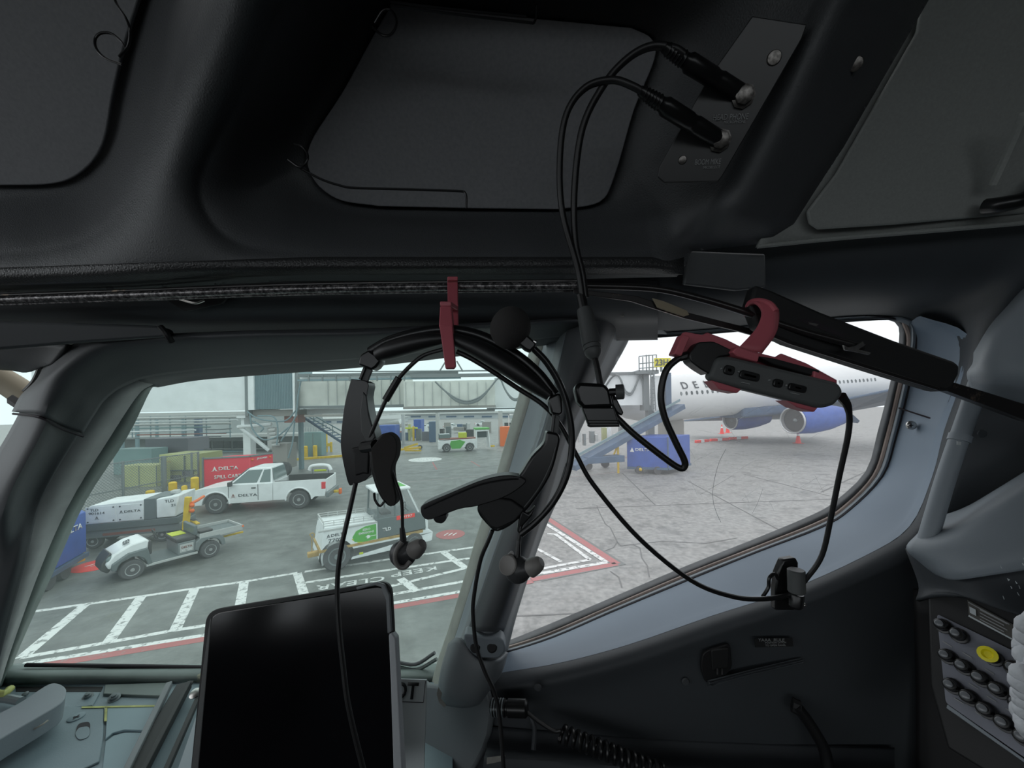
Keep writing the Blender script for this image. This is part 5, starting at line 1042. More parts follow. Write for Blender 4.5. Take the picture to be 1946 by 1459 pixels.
for x0, x1 in ((.30, 1.22), (-.56, .24)):
    o = bx(R, 'access_panel', x0, x1, s_*.78, s_*.795, 1.04, 1.68, 'white_panel', .006)
    for xx in (x0+.07, x1-.07):
        for zz in (1.10, 1.62): MB().lathe((xx, s_*.795, zz), (0, s_, 0), [(0, .03), (.01, .03), (.012, .01)], 8).build('latch', 'text_dark', o)
side_text(R, 'TLD', .95, s_*.795, 1.55, .13, .25, s_); side_text(R, '901614', .88, s_*.795, 1.42, .13, .48, s_)
side_text(R, 'DELTA', -.22, s_*.795, 1.40, .12, .52, s_); emblem(R, .13, s_*.797, 1.40, .14, s_, 'text_dark'); emblem(R, .88, s_*.797, 1.24, .14, s_, 'text_dark')
side_text(R, 'TLD', -1.42, s_*.79, 1.68, .16, .30, s_); side_text(R, '21', -1.56, s_*.79, 1.50, .13, .14, s_)
b = MB().obox((-1.95, s_*.30, .72), (-2.35, s_*.72, .62), .14, .06)
b.build('tow_bar', 'yellow', R, bevel=.01)
for k in range(4): MB().obox((-1.98-k*.07, s_*(.35+k*.08), .76), (-2.02-k*.07, s_*(.38+k*.08), .755), .15, .02).build('hazard_stripe', 'trim_black', R)
# upright yellow drawbar with orange beacon
q = G(352, 1032); R = empty('drawbar', q, 0, 'upright yellow drawbar with orange ball fittings between the power unit and the truck', 'drawbar')
w_ = P(355, 1000, q.y).x-P(347, 1000, q.y).x
own(R, MB().obox(P(352, 1014, q.y), P(358, 944, q.y), w_*1.2, .12, (0, 1, 0)).build('bar', 'yellow', bevel=.01))
own(R, MB().obox(Vector((q.x-.02, q.y, 0)), P(352, 1012, q.y), .08, .08, (0, 1, 0)).build('foot_leg', 'yellow', bevel=.01))
for y in (960, 970): own(R, MB().ball(P(365, y, q.y), .075, 10, 8).build('orange_ball', 'orange', smooth=True))
own(R, MB().tube([P(364, 956, q.y), P(376, 950, q.y+.5), P(387, 943, q.y+1)], .05, 8, 2).build('orange_arm', 'orange', smooth=True))
# ---- tow tractor (near)
R, s_ = place('tow_tractor', (786, 1050), (640, 1084), 3.0, .78, 'white and grey electric baggage tug with green zero emissions panel, right of centre', 'tug')
W = .86
for x in (1.5, -1.5):
    for q in (-1, 1): wheel(R, x, q*.74, .52 if x < 0 else .42, .28, q, 'grey_metal')
lowp = [(-2.05, .40), (-2.08, .62), (-2.06, .78), (2.15, .84), (2.35, .70), (2.30, .36), (1.95, .34)]+arc(1.5, .44, .50, 0, pi, 8)[0:0]+[(-1.0, .30)]+arc(-1.5, .50, .60, 0, pi, 10)
R.scale.z *= 1.06
side(R, 'skirt', lowp, -W, W, 'white_panel', .02)
bx(R, 'rust_strip', -2.1, 1.9, -W-.01, W+.01, .76, .86, 'gold_rust', .01)
side(R, 'rear_body', [(-2.04, .84), (-1.98, 1.30), (-1.90, 1.62), (-.1, 1.56), (.02, 1.50), (.02, .84)], -W, W, 'white_panel', .02)
gpn = [(-.86, .92), (-.94, 1.10), (-.80, 1.30), (-.45, 1.42), (-.04, 1.44), (-.04, .88), (-.5, .86)]
side(R, 'green_panel', gpn, s_*W, s_*(W+.012), 'green', 0); side(R, 'lime_flash', [(-.97, 1.02), (-.72, .86), (-.55, .85), (-.86, 1.10)], s_*W, s_*(W+.008), 'lime', 0)
side_text(R, 'ZERO', -.42, s_*(W+.012), 1.30, .11, .30, s_, 'text_white'); side_text(R, 'EMISSIONS', -.42, s_*(W+.012), 1.18, .11, .58, s_, 'text_white')
bx(R, 'plug_cable', -.45, -.06, s_*(W+.012), s_*(W+.02), 1.02, 1.04, 'text_white', 0); side(R, 'plug_mark', arc(-.34, 1.02, .06, -pi/2, pi/2, 5)+[(-.40, 1.08), (-.40, .96)], s_*(W+.012), s_*(W+.022), 'text_white', 0)
side_text(R, 'DELTA', -1.42, s_*W, 1.30, .13, .55, s_); emblem(R, -1.78, s_*(W+.002), 1.30, .15, s_, 'text_dark'); side_text(R, '77097', -1.48, s_*W, 1.12, .17, .62, s_)
bx(R, 'bumper_rail', -2.12, 0, s_*W, s_*(W+.03), 1.48, 1.54, 'light_metal', .008)
for y in (-.70, .70):
    for z in (1.66, 1.74, 1.82): MB().tube([(-1.92, y, z-.02), (-.10, y, z-.08)], .014, 6, 0).build('deck_rail', 'light_metal', R)
    for k in range(6): MB().tube([(-1.92+k*.36, y, 1.56), (-1.92+k*.36, y, 1.80-k*.01)], .014, 6, 0).build('rail_post', 'light_metal', R)
bx(R, 'rear_rail', -1.95, -1.90, -.70, .70, 1.76, 1.80, 'light_metal', .006)
side(R, 'cab_lower', [(.0, .84), (.0, 1.62), (1.75, 1.60), (1.98, 1.36), (2.04, .90)], -W, W, 'body_grey', .03)
for x0, z0, x1, z1 in ((.04, 1.6, .08, 2.55), (1.74, 1.58, 1.30, 2.55), (.75, 1.6, .72, 2.55)):
    for q in (-1, 1): MB().obox((x0, q*.80, z0), (x1, q*.72, z1), .07, .07, (0, 1, 0)).build('cab_pillar', 'body_grey' if x0 < 1 else 'white_panel', R, bevel=.01)
bx(R, 'rear_frame', .0, .08, -.80, .80, 1.6, 1.72, 'body_grey'); bx(R, 'roof', -.05, 1.42, -.80, .80, 2.55, 2.66, 'car_white', .04)
text_on('ZEN', 'green', R, Vector((.85, 0, 2.67)), (0, -s_*1, 0) if False else (-s_, 0, 0), (0, -s_, 0), .42, extrude=.01, bold=.03, fit=.7)
bx(R, 'roof_panel', .30, 1.30, -.5, .45, 2.66, 2.668, 'green', 0)
for q in (-1, 1): MB().prism([(.10, q*.80, 1.66), (1.68, q*.80, 1.64), (1.30, q*.73, 2.52), (.12, q*.73, 2.52)], (0, -q*.012, 0)).build('side_pane', 'glass_right', R)
MB().prism([(1.98, -.76, 1.40), (1.98, .76, 1.40), (1.42, .70, 2.52), (1.42, -.70, 2.52)], (-.012, 0, 0)).build('windscreen', 'glass_right', R)
bx(R, 'seat', .30, .70, -.4, .4, 1.3, 1.7, 'trim_black', .04)
MB().tube([Vector((1.25, s_*.35, 1.78))+Vector((.07*math.cos(a), .20*math.sin(a), .19*math.cos(a))) for a in [2*pi*i/16 for i in range(17)]], .018, 6, 0).build('steering_wheel', 'trim_black', R, smooth=True)
MB().tube([(1.6, s_*.35, 1.45), (1.27, s_*.35, 1.78)], .02, 6, 0).build('steering_column', 'trim_black', R)
side_text(R, 'TLD', .38, s_*W, 1.16, .17, .34, s_, 'text_white', .03); bx(R, 'number_panel', .78, 1.55, s_*W, s_*(W+.01), 1.44, 1.60, 'sign_red', 0); side_text(R, 'L9197', 1.18, s_*(W+.01), 1.52, .13, .50, s_, 'text_white')
bx(R, 'front_ladder', 2.02, 2.14, s_*.55, s_*.84, .84, 1.50, 'white_panel', .01); bx(R, 'coupler', 2.15, 2.36, -.1, .1, .6, 1.0, 'gold_rust', .02)
MB().tube([(2.1, s_*.8, 1.45), (2.55, s_*.85, 1.52)], .022, 6, 0).build('mirror_arm', 'white_panel', R)
MB().tube([(-2.30, s_*.5, .75), (-2.30, s_*.5, 1.25), (-2.36, s_*.5, 1.38), (-2.26, s_*.5, 1.42), (-2.20, s_*.5, 1.34), (-2.28, s_*.5, 1.25)], .018, 6, 3).build('release_handle', 'gold_rust', R, smooth=True)
bx(R, 'rear_hitch', -2.45, -2.06, s_*.38, s_*.62, .60, .76, 'gold_rust', .02); bx(R, 'fog_lamp', -.70, -.55, s_*W, s_*(W+.02), .42, .50, 'lime', .01)
# ---- far green tug
R, s_ = place('tow_tractor', (893, 857), (849, 859), 2.6, .7, 'distant white tug with green side panel and green cab roof under the jet bridge', 'tug')
for x in (1.3, -1.3):
    for q in (-1, 1): wheel(R, x, q*.66, .46, .26, q, 'rim')
side(R, 'body', [(-2.2, .3), (-2.2, 1.25), (-.2, 1.35), (2.0, 1.4), (2.0, .3)]+arc(1.3, .45, .52, 0, pi, 8)+arc(-1.3, .45, .52, 0, pi, 8), -.78, .78, 'car_white', .03)
side(R, 'green_panel', [(-.75, .35), (-.95, .9), (-.8, 1.25), (.2, 1.32), (.8, 1.1), (.5, .7), (.2, .35)], s_*.78, s_*.80, 'green', 0)
bx(R, 'top_rail', -2.1, 2.0, -.7, .7, 1.40, 1.52, 'brown_red'); bx(R, 'yellow_box', .1, 1.0, -.5, .3, 1.5, 2.1, 'lime')
side(R, 'cab_frame', [(2.0, .3), (2.0, 2.45), (3.5, 2.45), (3.7, .3), (3.55, .3), (3.4, 2.2), (2.15, 2.2), (2.15, .3)], -.75, .75, 'car_white', .02)
bx(R, 'roof', 1.95, 3.6, -.8, .8, 2.4, 2.6, 'green', .03); bx(R, 'cab_back', 2.2, 3.3, -.6, -.5, 1.5, 2.3, 'dark_glass'); bx(R, 'rear_seat', -2.1, -.9, -.6, .6, 1.4, 2.0, 'veh_glass'); bx(R, 'hitch', 3.7, 4.3, -.1, .1, .3, .5, 'yellow')
# ---- spill cart
def boxcar(name, corner, e1, e2, h, label, cat, m, z0=.35):
    """box standing at ground pixel corner; e1,e2 = ground pixels of its two neighbouring corners"""
    A, B, C_ = G(*corner), G(*e1), G(*e2); D_ = B+C_-A
    R = empty(name, A, 0, label, cat)
    b = MB().prism([Vector((p.x, p.y, z0)) for p in (A, B, D_, C_)], (0, 0, h-z0)).build('box_body', m, bevel=.03, smooth=True); own(R, b)
    return R, A, B, C_, D_
R, A, B, C_, D_ = boxcar('spill_cart', (476, 937), (387, 944), (520, 926), 2.05, 'red enclosed spill cart with white lettering behind the white pickup', 'cart', 'red', .4)
u = (A-B).normalized(); nn = Vector((u.y, -u.x, 0)); wd = (A-B).length
def face_text(R, s, org, u, z, h, fit, m, off=.02):
    nn = Vector((u.y, -u.x, 0)); 
    if (Vector((0, 0, 0))-Vector((org.x, org.y, 0))).dot(nn) < 0: nn = -nn
    q = Vector((org.x, org.y, 0))+nn*off; q.z = z
    o = text_on(s, m, None, q, u, (0, 0, 1), h, extrude=.01, bold=.015, fit=fit); own(R, o)
face_text(R, 'DELTA', B+u*wd*.53, u, 1.48, .26, wd*.42, 'text_white'); face_text(R, 'SPILL CART', B+u*wd*.52, u, 1.02, .27, wd*.58, 'text_white')
q = B+u*wd*.24+nn*.02
for sg in (-1, 1):
    own(R, MB().prism([Vector((q.x, q.y, 1.62)), Vector((q.x, q.y, 1.45)), Vector((q.x, q.y, 1.38))+u*sg*.1], nn*.01).add([], []).build('emblem', 'text_white'))
    own(R, MB().prism([Vector((q.x, q.y, 1.42))+u*sg*.02, Vector((q.x, q.y, 1.34))+u*sg*.19, Vector((q.x, q.y, 1.38))+u*sg*.02], nn*.01).build('emblem', 'text_white'))
own(R, MB().obox(Vector((B.x, B.y, 2.08)), Vector((A.x, A.y, 2.08)), .08, .08).obox(Vector((A.x, A.y, 2.08)), Vector((C_.x, C_.y, 2.08)), .08, .08).build('top_rail', 'grey_metal'))
own(R, MB().obox(Vector((B.x, B.y, .3)), Vector((B.x, B.y, 2.15)), .08, .08, (0, 1, 0)).build('corner_post', 'grey_metal'))
u2 = (C_-A).normalized(); face_text(R, 'JR22480', A+u2*(C_-A).length*.5, u2, 1.88, .14, .7, 'text_white')
for t in (.12, .88): p = A+(C_-A)*t; own(R, MB().ball((p.x+nn.x*.02, p.y-.05, 1.86), .07, 8, 6).build('marker_lamp', 'orange', smooth=True))
for p in (B+u*.5, A-u*.5, C_-u2*.3): own(R, MB().cyl((p.x, p.y+.15, .3), (p.x, p.y+.35, .3), .3, seg=14).build('wheel', 'tire', smooth=True))
# ---- blue baggage carts
R, A, B, C_, D_ = boxcar('baggage_cart', (165, 1076), (40, 1155), (120, 1040), 1.66, 'blue covered baggage cart cut off by the left pillar, letters TA visible', 'baggage cart', 'blue', .45)
u = (A-B).normalized(); face_text(R, 'DELTA', B+u*(A-B).length*.73, u, 1.30, .22, .95, 'text_white')
own(R, MB().obox(Vector((B.x, B.y, .38)), Vector((A.x, A.y, .38)), .12, .12).build('chassis', 'steel_blue'))
for px, py in ((96, 1121), (126, 1100)):
    q = G(px, py); own(R, MB().lathe(Vector((q.x, q.y, .25)), Vector((-u.y, u.x, 0)), [(0, .15), (0, .24), (.04, .26), (.14, .26), (.18, .24), (.18, .1)], 16).build('wheel', 'tire', smooth=True))
q = G(148, 1080); own(R, MB().box(q.x-.08, q.x+.12, q.y-.1, q.y+.1, .2, .62).build('drawbar', 'yellow', bevel=.01)); own(R, MB().obox(Vector((q.x, q.y, .3)), Vector((q.x-.8, q.y+.2, .4)), .08, .08).build('drawbar_arm', 'gold_rust'))
R, A, B, C_, D_ = boxcar('baggage_cart', (1270, 902), (1192, 899), (1312, 892), 2.45, 'blue covered baggage cart with white lettering on the concrete beyond the right window', 'baggage cart', 'blue', .35)
u = (A-B).normalized(); wd = (A-B).length; face_text(R, 'DELTA', B+u*wd*.40, u, 1.60, .26, wd*.38, 'text_white'); face_text(R, 'STATION', B+u*wd*.40, u, 2.2, .12, wd*.22, 'text_white')
nn = Vector((u.y, -u.x, 0)); q = B+u*wd*.13+nn*.02
own(R, MB().prism([Vector((q.x, q.y, 1.75)), Vector((q.x, q.y, 1.45))+u*.14, Vector((q.x, q.y, 1.45))-u*.14], nn*.01).build('emblem', 'text_white'))
own(R, MB().obox(Vector((B.x, B.y, .38)), Vector((A.x, A.y, .38)), .15, .15).obox(Vector((A.x, A.y, .38)), Vector((C_.x, C_.y, .38)), .15, .15).build('chassis', 'steel_blue'))
own(R, MB().obox(Vector((A.x, A.y, .4)), Vector((A.x, A.y, 2.45)), .08, .08, (0, 1, 0)).build('corner_post', 'steel_blue'))
for t in (.3, .75): p = B+u*wd*t; own(R, MB().cyl((p.x, p.y-.05, .26), (p.x, p.y+.15, .26), .26, seg=14).build('wheel', 'tire', smooth=True))
own(R, MB().ball((B+u*wd*.33).to_tuple()[:2]+(.3,), .14, 8, 6).build('hub_cap', 'yellow', smooth=True))
# ---- generic helpers for the far background
def QB(name, x0, y0, x1, y1, d, th, m, R=None, bevel=0, z0=None):
    xm, ym = (x0+x1)/2, (y0+y1)/2
    a, b_ = P(x0, ym, d), P(x1, ym, d); zt, zb = P(xm, y0, d).z, P(xm, y1, d).z
    if z0 is not None: zb = z0
    o = MB().box(a.x, b_.x, d, d+th, zb, zt).build(name, m, bevel=bevel, smooth=bool(bevel))
    return own(R, o) if R else o
def gd(px, py): return G(px, py).y
def QT(name, pts, r, m, R=None, k=4):
    o = MB().tube([P(*p) for p in pts], r, 8, k).build(name, m, smooth=True); return own(R, o) if R else o
# yellow bollards
for i, (x, yt, yb, r, lab) in enumerate(((371, 906, 958, .17, 'tallest yellow bollard, nearest the red spill cart'), (329, 915, 962, .17, 'yellow bollard rising behind the power unit, left of the tallest one'), (351, 922, 962, .12, 'short thin yellow bollard just left of the tallest one'), (286, 931, 968, .17, 'low yellow bollard top just above the power unit roof'), (581, 847, 868, .20, 'left yellow bollard in front of the grey electrical cabinet'), (599, 846, 867, .20, 'right yellow bollard in front of the grey electrical cabinet'))):
    d = gd(x, yb); zt = P(x, yt, d).z; q = P(x, yb, d)
    o = MB().lathe((q.x, d, 0), (0, 0, 1), [(0, r), (zt-.06, r), (zt-.02, r*.8), (zt, r*.4)], 14).build('bollard', 'yellow', smooth=True); tag(o, lab, 'bollard', 'yellow bollards')
# fence
R = empty('chain_link_fence', G(300, 962), 0, 'grey chain link fence in front of the olive containers at the left', 'fence')
FA, FB = G(140, 1003), G(378, 943); fu = (FB-FA).normalized(); FL = (FB-FA).length
for t in (.0, .33, .66, .93, 1.0): p = FA+fu*FL*t; own(R, MB().cyl((p.x, p.y, 0), (p.x, p.y, 2.45), .05 if t != .66 else .11, seg=10).build('fence_post', 'grey_metal', smooth=True))
for z in (2.4, 1.2, .15): own(R, MB().obox(FA+Vector((0, 0, z)), FB+Vector((0, 0, z)), .045, .045).build('fence_rail', 'grey_metal'))
b = MB(); n = int(FL/.13)
for i in range(-18, n+1):
    for sgn in (1, -1):
        s0 = i*.13; s1 = s0+2.3; z0_, z1_ = (.1, 2.4) if sgn > 0 else (2.4, .1)
        t0 = max(0, -s0/2.3); t1 = min(1, (FL-s0)/2.3)
        if t1 <= t0: continue
        pa = FA+fu*(s0+2.3*t0)+Vector((0, 0, z0_+(z1_-z0_)*t0)); pb = FA+fu*(s0+2.3*t1)+Vector((0, 0, z0_+(z1_-z0_)*t1))
        b.obox(pa, pb, .010, .010)
o = b.build('wire_mesh', 'grey_metal'); o['kind'] = 'stuff'; own(R, o)
# containers behind the fence
def container(x0, y0, x1, y1, d, m, lab, z0=0, th=2.2, ribs=0, name='storage_container'):
    R = top(name, ((x0+x1)/2, y1, d), lab, 'container'); QB('box_body', x0, y0, x1, y1, d, th, m, R, z0=z0, bevel=.02)
    if ribs:
        for k in range(ribs+1): x = x0+(x1-x0)*k/ribs; QB('panel_seam', x-.6, y0+1, x+.6, y1-1, d-.02, .03, 'body_grey', R)
    return R
container(231, 884, 297, 945, 24, 'olive', 'plain olive green container left of the fence post', ribs=2, th=1.0)
R = container(303, 863, 376, 925, 25.5, 'olive', 'olive green equipment container with grey vents beside the red cart', ribs=0)
for q in ((318, 903, 342, 912), (346, 895, 366, 905)): QB('vent', *q, 25.4, .1, 'purple_grey', R)
QB('door_seam', 303, 893, 376, 894.5, 25.4, .1, 'body_grey', R); QB('door_seam', 349, 866, 350.4, 925, 25.4, .1, 'body_grey', R)
o = text_on('POWER', 'gold_rust', None, P(315, 878, 25.4), (1, 0, 0), (0, 0, 1), .22, extrude=.01, fit=.7); own(R, o)
QB('lower_skirt', 303, 916, 376, 934, 25.6, .2, 'purple_grey', R)
container(215, 853, 288, 884, 29, 'teal', 'teal container above the plain olive one', z0=0, th=1.4)
container(276, 833, 357, 859, 31, 'purple_grey', 'dark grey slab-sided container on trestles in front of the pipes', z0=P(300, 859, 31).z, name='equipment_box')
ER = bpy.data.objects['equipment_box']
for x in (284, 312, 349): q = P(x, 859, 31); own(ER, MB().box(q.x-.06, q.x+.06, 31.2, 31.4, 0, q.z).build('trestle_leg', 'grey_metal'))
# terminal facade with pipes and columns
R = top('terminal_building', (400, 870, 46), 'long grey terminal building with a strip of dark windows beyond the containers', 'building')
QB('wall', 60, 790, 566, 800, 46, 6, 'facade', R, z0=0)
for k, (x0, x1) in enumerate(((383, 400), (404, 424), (426, 438), (442, 461), (480, 500), (505, 530))): o = QB('window', x0, 838, x1, 852, 45.9, .2, 'dark_glass', R); QB('sill', x0-1, 852, x1+1, 853.5, 45.8, .3, 'light_metal', R)
QB('lower_wall', 380, 857, 470, 884, 44, 1.5, 'bridge_blue', R, z0=0)
for x in (395, 412, 450): QB('wall_joint', x, 858, x+1, 884, 43.9, .1, 'light_metal', R)
QB('canopy', 60, 828, 566, 833, 43, 3, 'light_metal', R)
for x, w2, m, d in ((374, 5, 'steel_blue', 36), (259, 2.5, 'bridge_blue', 38), (297, 2, 'bridge_blue', 38), (347, 2, 'bridge_blue', 38), (230, 2.5, 'bridge_blue', 38)):
    QB('column', x-w2, 792, x+w2, 860, d, w2*.08, m, R, z0=0)
R = top('pipe_rack', (350, 800, 34), 'rack of horizontal pipes and conduits running under the left jet bridge', 'pipe rack')
for y, r, m, x0, x1 in ((793, .12, 'light_metal', 225, 455), (799, .08, 'white_panel', 225, 452), (805, .10, 'light_metal', 210, 440), (812, .06, 'teal', 210, 400), (818, .07, 'white_panel', 240, 372), (824, .05, 'brown_red', 260, 430), (830, .05, 'grey_metal', 220, 420), (822, .04, 'bridge_blue', 380, 440), (815, .05, 'grey_metal', 390, 440)):
    QT('pipe', [(x0, y+(460-x0)*.012, 34), ((x0+x1)/2, y+1, 34), (x1, y-1, 34)], r, m, R, 0)
for x in (250, 285, 322, 352, 391, 436): QB('hanger', x, 790, x+1.5, 832, 34, .05, 'bridge_blue', R)
# jet bridge left
R = top('jet_bridge', (600, 740, 27), 'long white jet bridge crossing the whole upper part of the left window', 'jet bridge')
QB('tunnel_section', 60, 640, 465, 783, 27, 2.6, 'bridge_white', R); QB('lower_rail', 60, 785, 466, 791, 26.9, 2.8, 'light_metal', R)
QB('end_frame', 465, 690, 471, 790, 26.8, 3, 'grey_metal', R); QB('column_sleeve', 471, 695, 482, 779, 26.7, 3, 'bridge_white', R)
# corrugated cab
xs = [482+(556-482)*k/48 for k in range(49)]; pts = [P(x, 740, 26.8+(.05 if k % 2 else 0)) for k, x in enumerate(xs)]
zt, zb = P(520, 690, 26.8).z, P(520, 777, 26.8).z
pts = [Vector((p.x, p.y, zb)) for p in pts]+[Vector((pts[-1].x, 29.5, zb)), Vector((pts[0].x, 29.5, zb))]
own(R, MB().prism(pts, (0, 0, zt-zb)).build('corrugated_cab', 'bridge_blue'))
QB('frame_post', 556, 690, 559.5, 791, 26.6, .3, 'bridge_white', R); QB('frame_post', 560, 690, 564, 780, 26.7, .3, 'grey_metal', R)
QB('tunnel_section', 566, 712, 768, 770, 27.2, 2.4, 'bridge_cream', R); QB('lower_rail', 566, 770, 768, 775, 27, 2.6, 'grey_metal', R)
for k in range(9): x = 622+k*17; QB('panel_rib', x, 722, x+1.3, 769, 27.12, .1, 'light_metal', R)
QB('tunnel_section', 767, 723, 940, 772, 25.4, 2.8, 'bridge_cream', R, bevel=.02); QB('lower_rail', 766, 771, 941, 776, 25.3, 2.9, 'taupe', R)
for k in range(10): x = 770+k*17; QB('panel_rib', x, 726, x+1.2, 771, 25.34, .1, 'light_metal', R)
QB('tunnel_section', 940, 717, 1075, 773, 26, 2.6, 'bridge_white', R); QB('lower_rail', 925, 774, 1075, 777, 25.9, 2.6, 'grey_metal', R)
QB('cable_tray', 566, 708, 870, 713, 25.6, .3, 'grey_metal', R); QB('cable_tray', 565, 718, 875, 721.5, 25.5, .3, 'bridge_blue', R); QB('cable_tray', 780, 710, 950, 716, 25.4, .4, 'grey_metal', R); QB('roof_edge', 570, 713, 860, 718, 26, .3, 'bridge_white', R)
for k in range(8): x = 585+k*26; QB('tray_bracket', x, 712, x+2, 724, 25.45, .1, 'grey_metal', R)
QT('brace_rod', [(835, 706, 25.4), (846, 688, 25.4), (851, 680, 25.4)], .05, 'grey_metal', R, 0); QT('brace_rod', [(880, 706, 25.4), (868, 686, 25.4)], .05, 'grey_metal', R, 0); QT('roof_wire', [(560, 705, 25.4), (700, 706, 25.4), (940, 704, 25.4)], .05, 'grey_metal', R, 0)
for off in (0, 3, 5): QT('festoon_cable', [(827, 725, 25), (845, 742, 25), (866, 756+off, 25), (888, 762+off, 25), (912, 754+off, 25), (932, 736, 25), (945, 720, 25), (952, 722, 25), (960, 740, 25), (972, 755+off*.5, 25), (984, 757+off*.5, 25), (998, 742, 25)], .055, 'grey_metal', R)
QB('underside_beam', 578, 787, 705, 791, 26.5, .6, 'taupe', R); QB('underside_beam', 576, 776, 690, 786, 29, .6, 'bridge_white', R); QB('underside_beam', 700, 779, 940, 784, 27, .6, 'light_metal', R)
QB('drive_box', 480, 778, 557, 791, 27.2, 2, 'taupe', R); QB('drive_box', 540, 788, 566, 803, 27.5, 1, 'brown_red', R)
QB('support_column', 462, 800, 476, 884, 28, .6, 'bridge_white', R, z0=0); QB('column_head', 449, 786, 466, 794, 27, 1, 'bridge_white', R); QB('column_neck', 458, 792, 464, 810, 27.3, .6, 'bridge_white', R)
QT('diagonal_brace', [(458, 813, 27.4), (512, 856, 27.4)], .14, 'white_panel', R, 0); QT('cross_brace', [(452, 811, 27.3), (516, 806, 27.3)], .13, 'white_panel', R, 0); QB('drive_wheel_frame', 508, 812, 518, 856, 27.5, .5, 'light_metal', R)
for p in ([(470, 782, 26.6), (490, 795, 26.6), (520, 800, 26.6), (545, 798, 26.6), (562, 780, 26.6)], [(475, 786, 26.6), (480, 815, 26.6), (500, 835, 26.6), (525, 830, 26.6), (548, 812, 26.6)], [(572, 722, 26.4), (566, 755, 26.4), (562, 790, 26.4), (545, 820, 26.4), (534, 838, 26.4)], [(490, 790, 26.6), (520, 792, 26.6), (528, 815, 26.6), (526, 845, 26.6)], [(560, 800, 26.6), (556, 840, 26.6), (548, 870, 26.6)], [(480, 800, 26.6), (500, 812, 26.6), (495, 820, 26.6)]): QT('hose', p, .05, 'bridge_blue', R)
for k in range(5): QT('bellows_ring', [(512+k*1.5, 818+k*7, 26.9), (524+k*1.5, 816+k*7, 26.9)], .12, 'light_metal', R, 0)
QB('wheel_bogie', 517, 843, 546, 887, 27.2, 1.2, 'taupe', R, z0=.5); 
for x in (522, 540): q = P(x, 880, 27.2); own(R, MB().lathe((q.x, 27.0, .5), (0, 1, 0), [(0, .3), (0, .45), (.05, .5), (.3, .5), (.35, .45), (.35, .2)], 18).build('bogie_wheel', 'tire', smooth=True))
QB('pillar', 567, 791, 572, 866, 30, .4, 'bridge_blue', R, z0=0); QB('pillar', 763, 788, 768, 830, 50, .5, 'light_metal', R, z0=0); QB('pillar', 828, 783, 834, 845, 47, .5, 'light_metal', R, z0=0); QB('pillar', 947, 780, 955, 840, 46, .8, 'light_metal', R, z0=0)
# stairs
R = top('access_stairs', (612, 815, 30), 'blue metal access stairs sloping down under the jet bridge', 'stairs')
for dd_ in (30, 31.2): QT('stringer', [(574, 791, dd_), (652, 842, dd_)], .10, 'steel_blue', R, 0); QT('handrail', [(590, 786, dd_), (662, 826, dd_)], .05, 'bridge_blue', R, 0); QT('mid_rail', [(584, 790, dd_), (660, 834, dd_)], .04, 'bridge_blue', R, 0)
for k in range(12): t = k/11; a = P(577+74*t, 792+49*t, 30); own(R, MB().box(a.x-.12, a.x+.12, 30, 31.2, a.z-.03, a.z+.03).build('step', 'steel_blue'))
for k in range(5): t = k/4; a = P(578+72*t, 793+48*t, 30); own(R, MB().box(a.x-.02, a.x+.02, 29.98, 30.04, a.z, a.z+.9).build('baluster', 'bridge_blue'))
R = top('electrical_cabinet', (595, 866, 39.5), 'tall grey electrical cabinet behind two yellow bollards', 'cabinet'); d = gd(595, 866)
QB('cabinet_body', 578, 821, 611, 866, d, 1, 'teal', R, z0=0, bevel=.02); QB('door_seam', 594, 823, 595, 864, d-.02, .05, 'grey_metal', R)
for k in range(6): QT('conduit', [(578+k*5, 821, d+.3), (578+k*5, 812, d+.3)], .05, 'light_metal', R, 0)
R = top('barrier', (620, 857, 42), 'yellow post barrier right of the electrical cabinet', 'barrier'); d = gd(620, 859)
for x, y0 in ((614, 824), (618, 824), (627, 840)): QB('post', x, y0, x+3, 858, d, .2, 'yellow', R, z0=0)
QB('rail', 617, 842, 630, 848, d-.05, .1, 'yellow', R)
o = MB().obox(G(556, 873, .1), G(652, 866, .1), .25, .2).build('kerb', 'yellow'); tag(o, 'yellow painted kerb running below the electrical cabinet', 'kerb')
R = top('rescue_board', (608, 888, 22), 'white curved roof bar showing above the pickup bed', 'roof bar'); d = 22.0
own(R, MB().tube([P(588, 893, d), P(592, 886, d), P(608, 883.5, d), P(624, 885, d), P(629, 893, d)], .10, 10, 4).build('bar', 'car_white', smooth=True)); own(R, MB().tube([P(598, 894, d), P(620, 893, d)], .06, 8, 0).build('base', 'lime', smooth=True))
for x in (594, 624): own(R, MB().obox(P(x, 892, d), Vector((P(x, 892, d).x, d, 0)), .05, .05, (0, 1, 0)).build('post', 'grey_metal'))
# odds and ends under the bridge
R = container(718, 808, 750, 824, 48, 'blue', 'bright blue bin beyond the headset ear cup', z0=P(730, 826, 48).z*.4)
R = container(786, 797, 800, 808, 60, 'blue', 'small distant blue bin under the jet bridge', z0=0)
R = container(815, 801, 828, 815, 52, 'steel_blue', 'dark blue van-sized box beside the far column', z0=0)
R = container(950, 811, 972, 829, 45, 'orange', 'low orange equipment box at the far right under the bridge', z0=0)
R = empty('tow_bar', G(778, 852), 0, 'yellow aircraft tow bar lying on the tarmac beyond the headset ear pad', 'tow bar')
own(R, MB().obox(G(752, 855, .35), G(800, 850, .5), .22, .2).build('bar', 'yellow')); own(R, MB().obox(G(768, 851, .6), G(794, 843, 1.0), .2, .2).build('arm', 'yellow')); own(R, MB().obox(G(770, 856, .25), G(800, 856, .25), .2, .15).build('leg', 'yellow'))
for x, y in ((756, 857), (798, 854)): q = G(x, y); own(R, MB().cyl((q.x, q.y, .25), (q.x, q.y+.2, .25), .25, seg=12).build('wheel', 'tire', smooth=True))
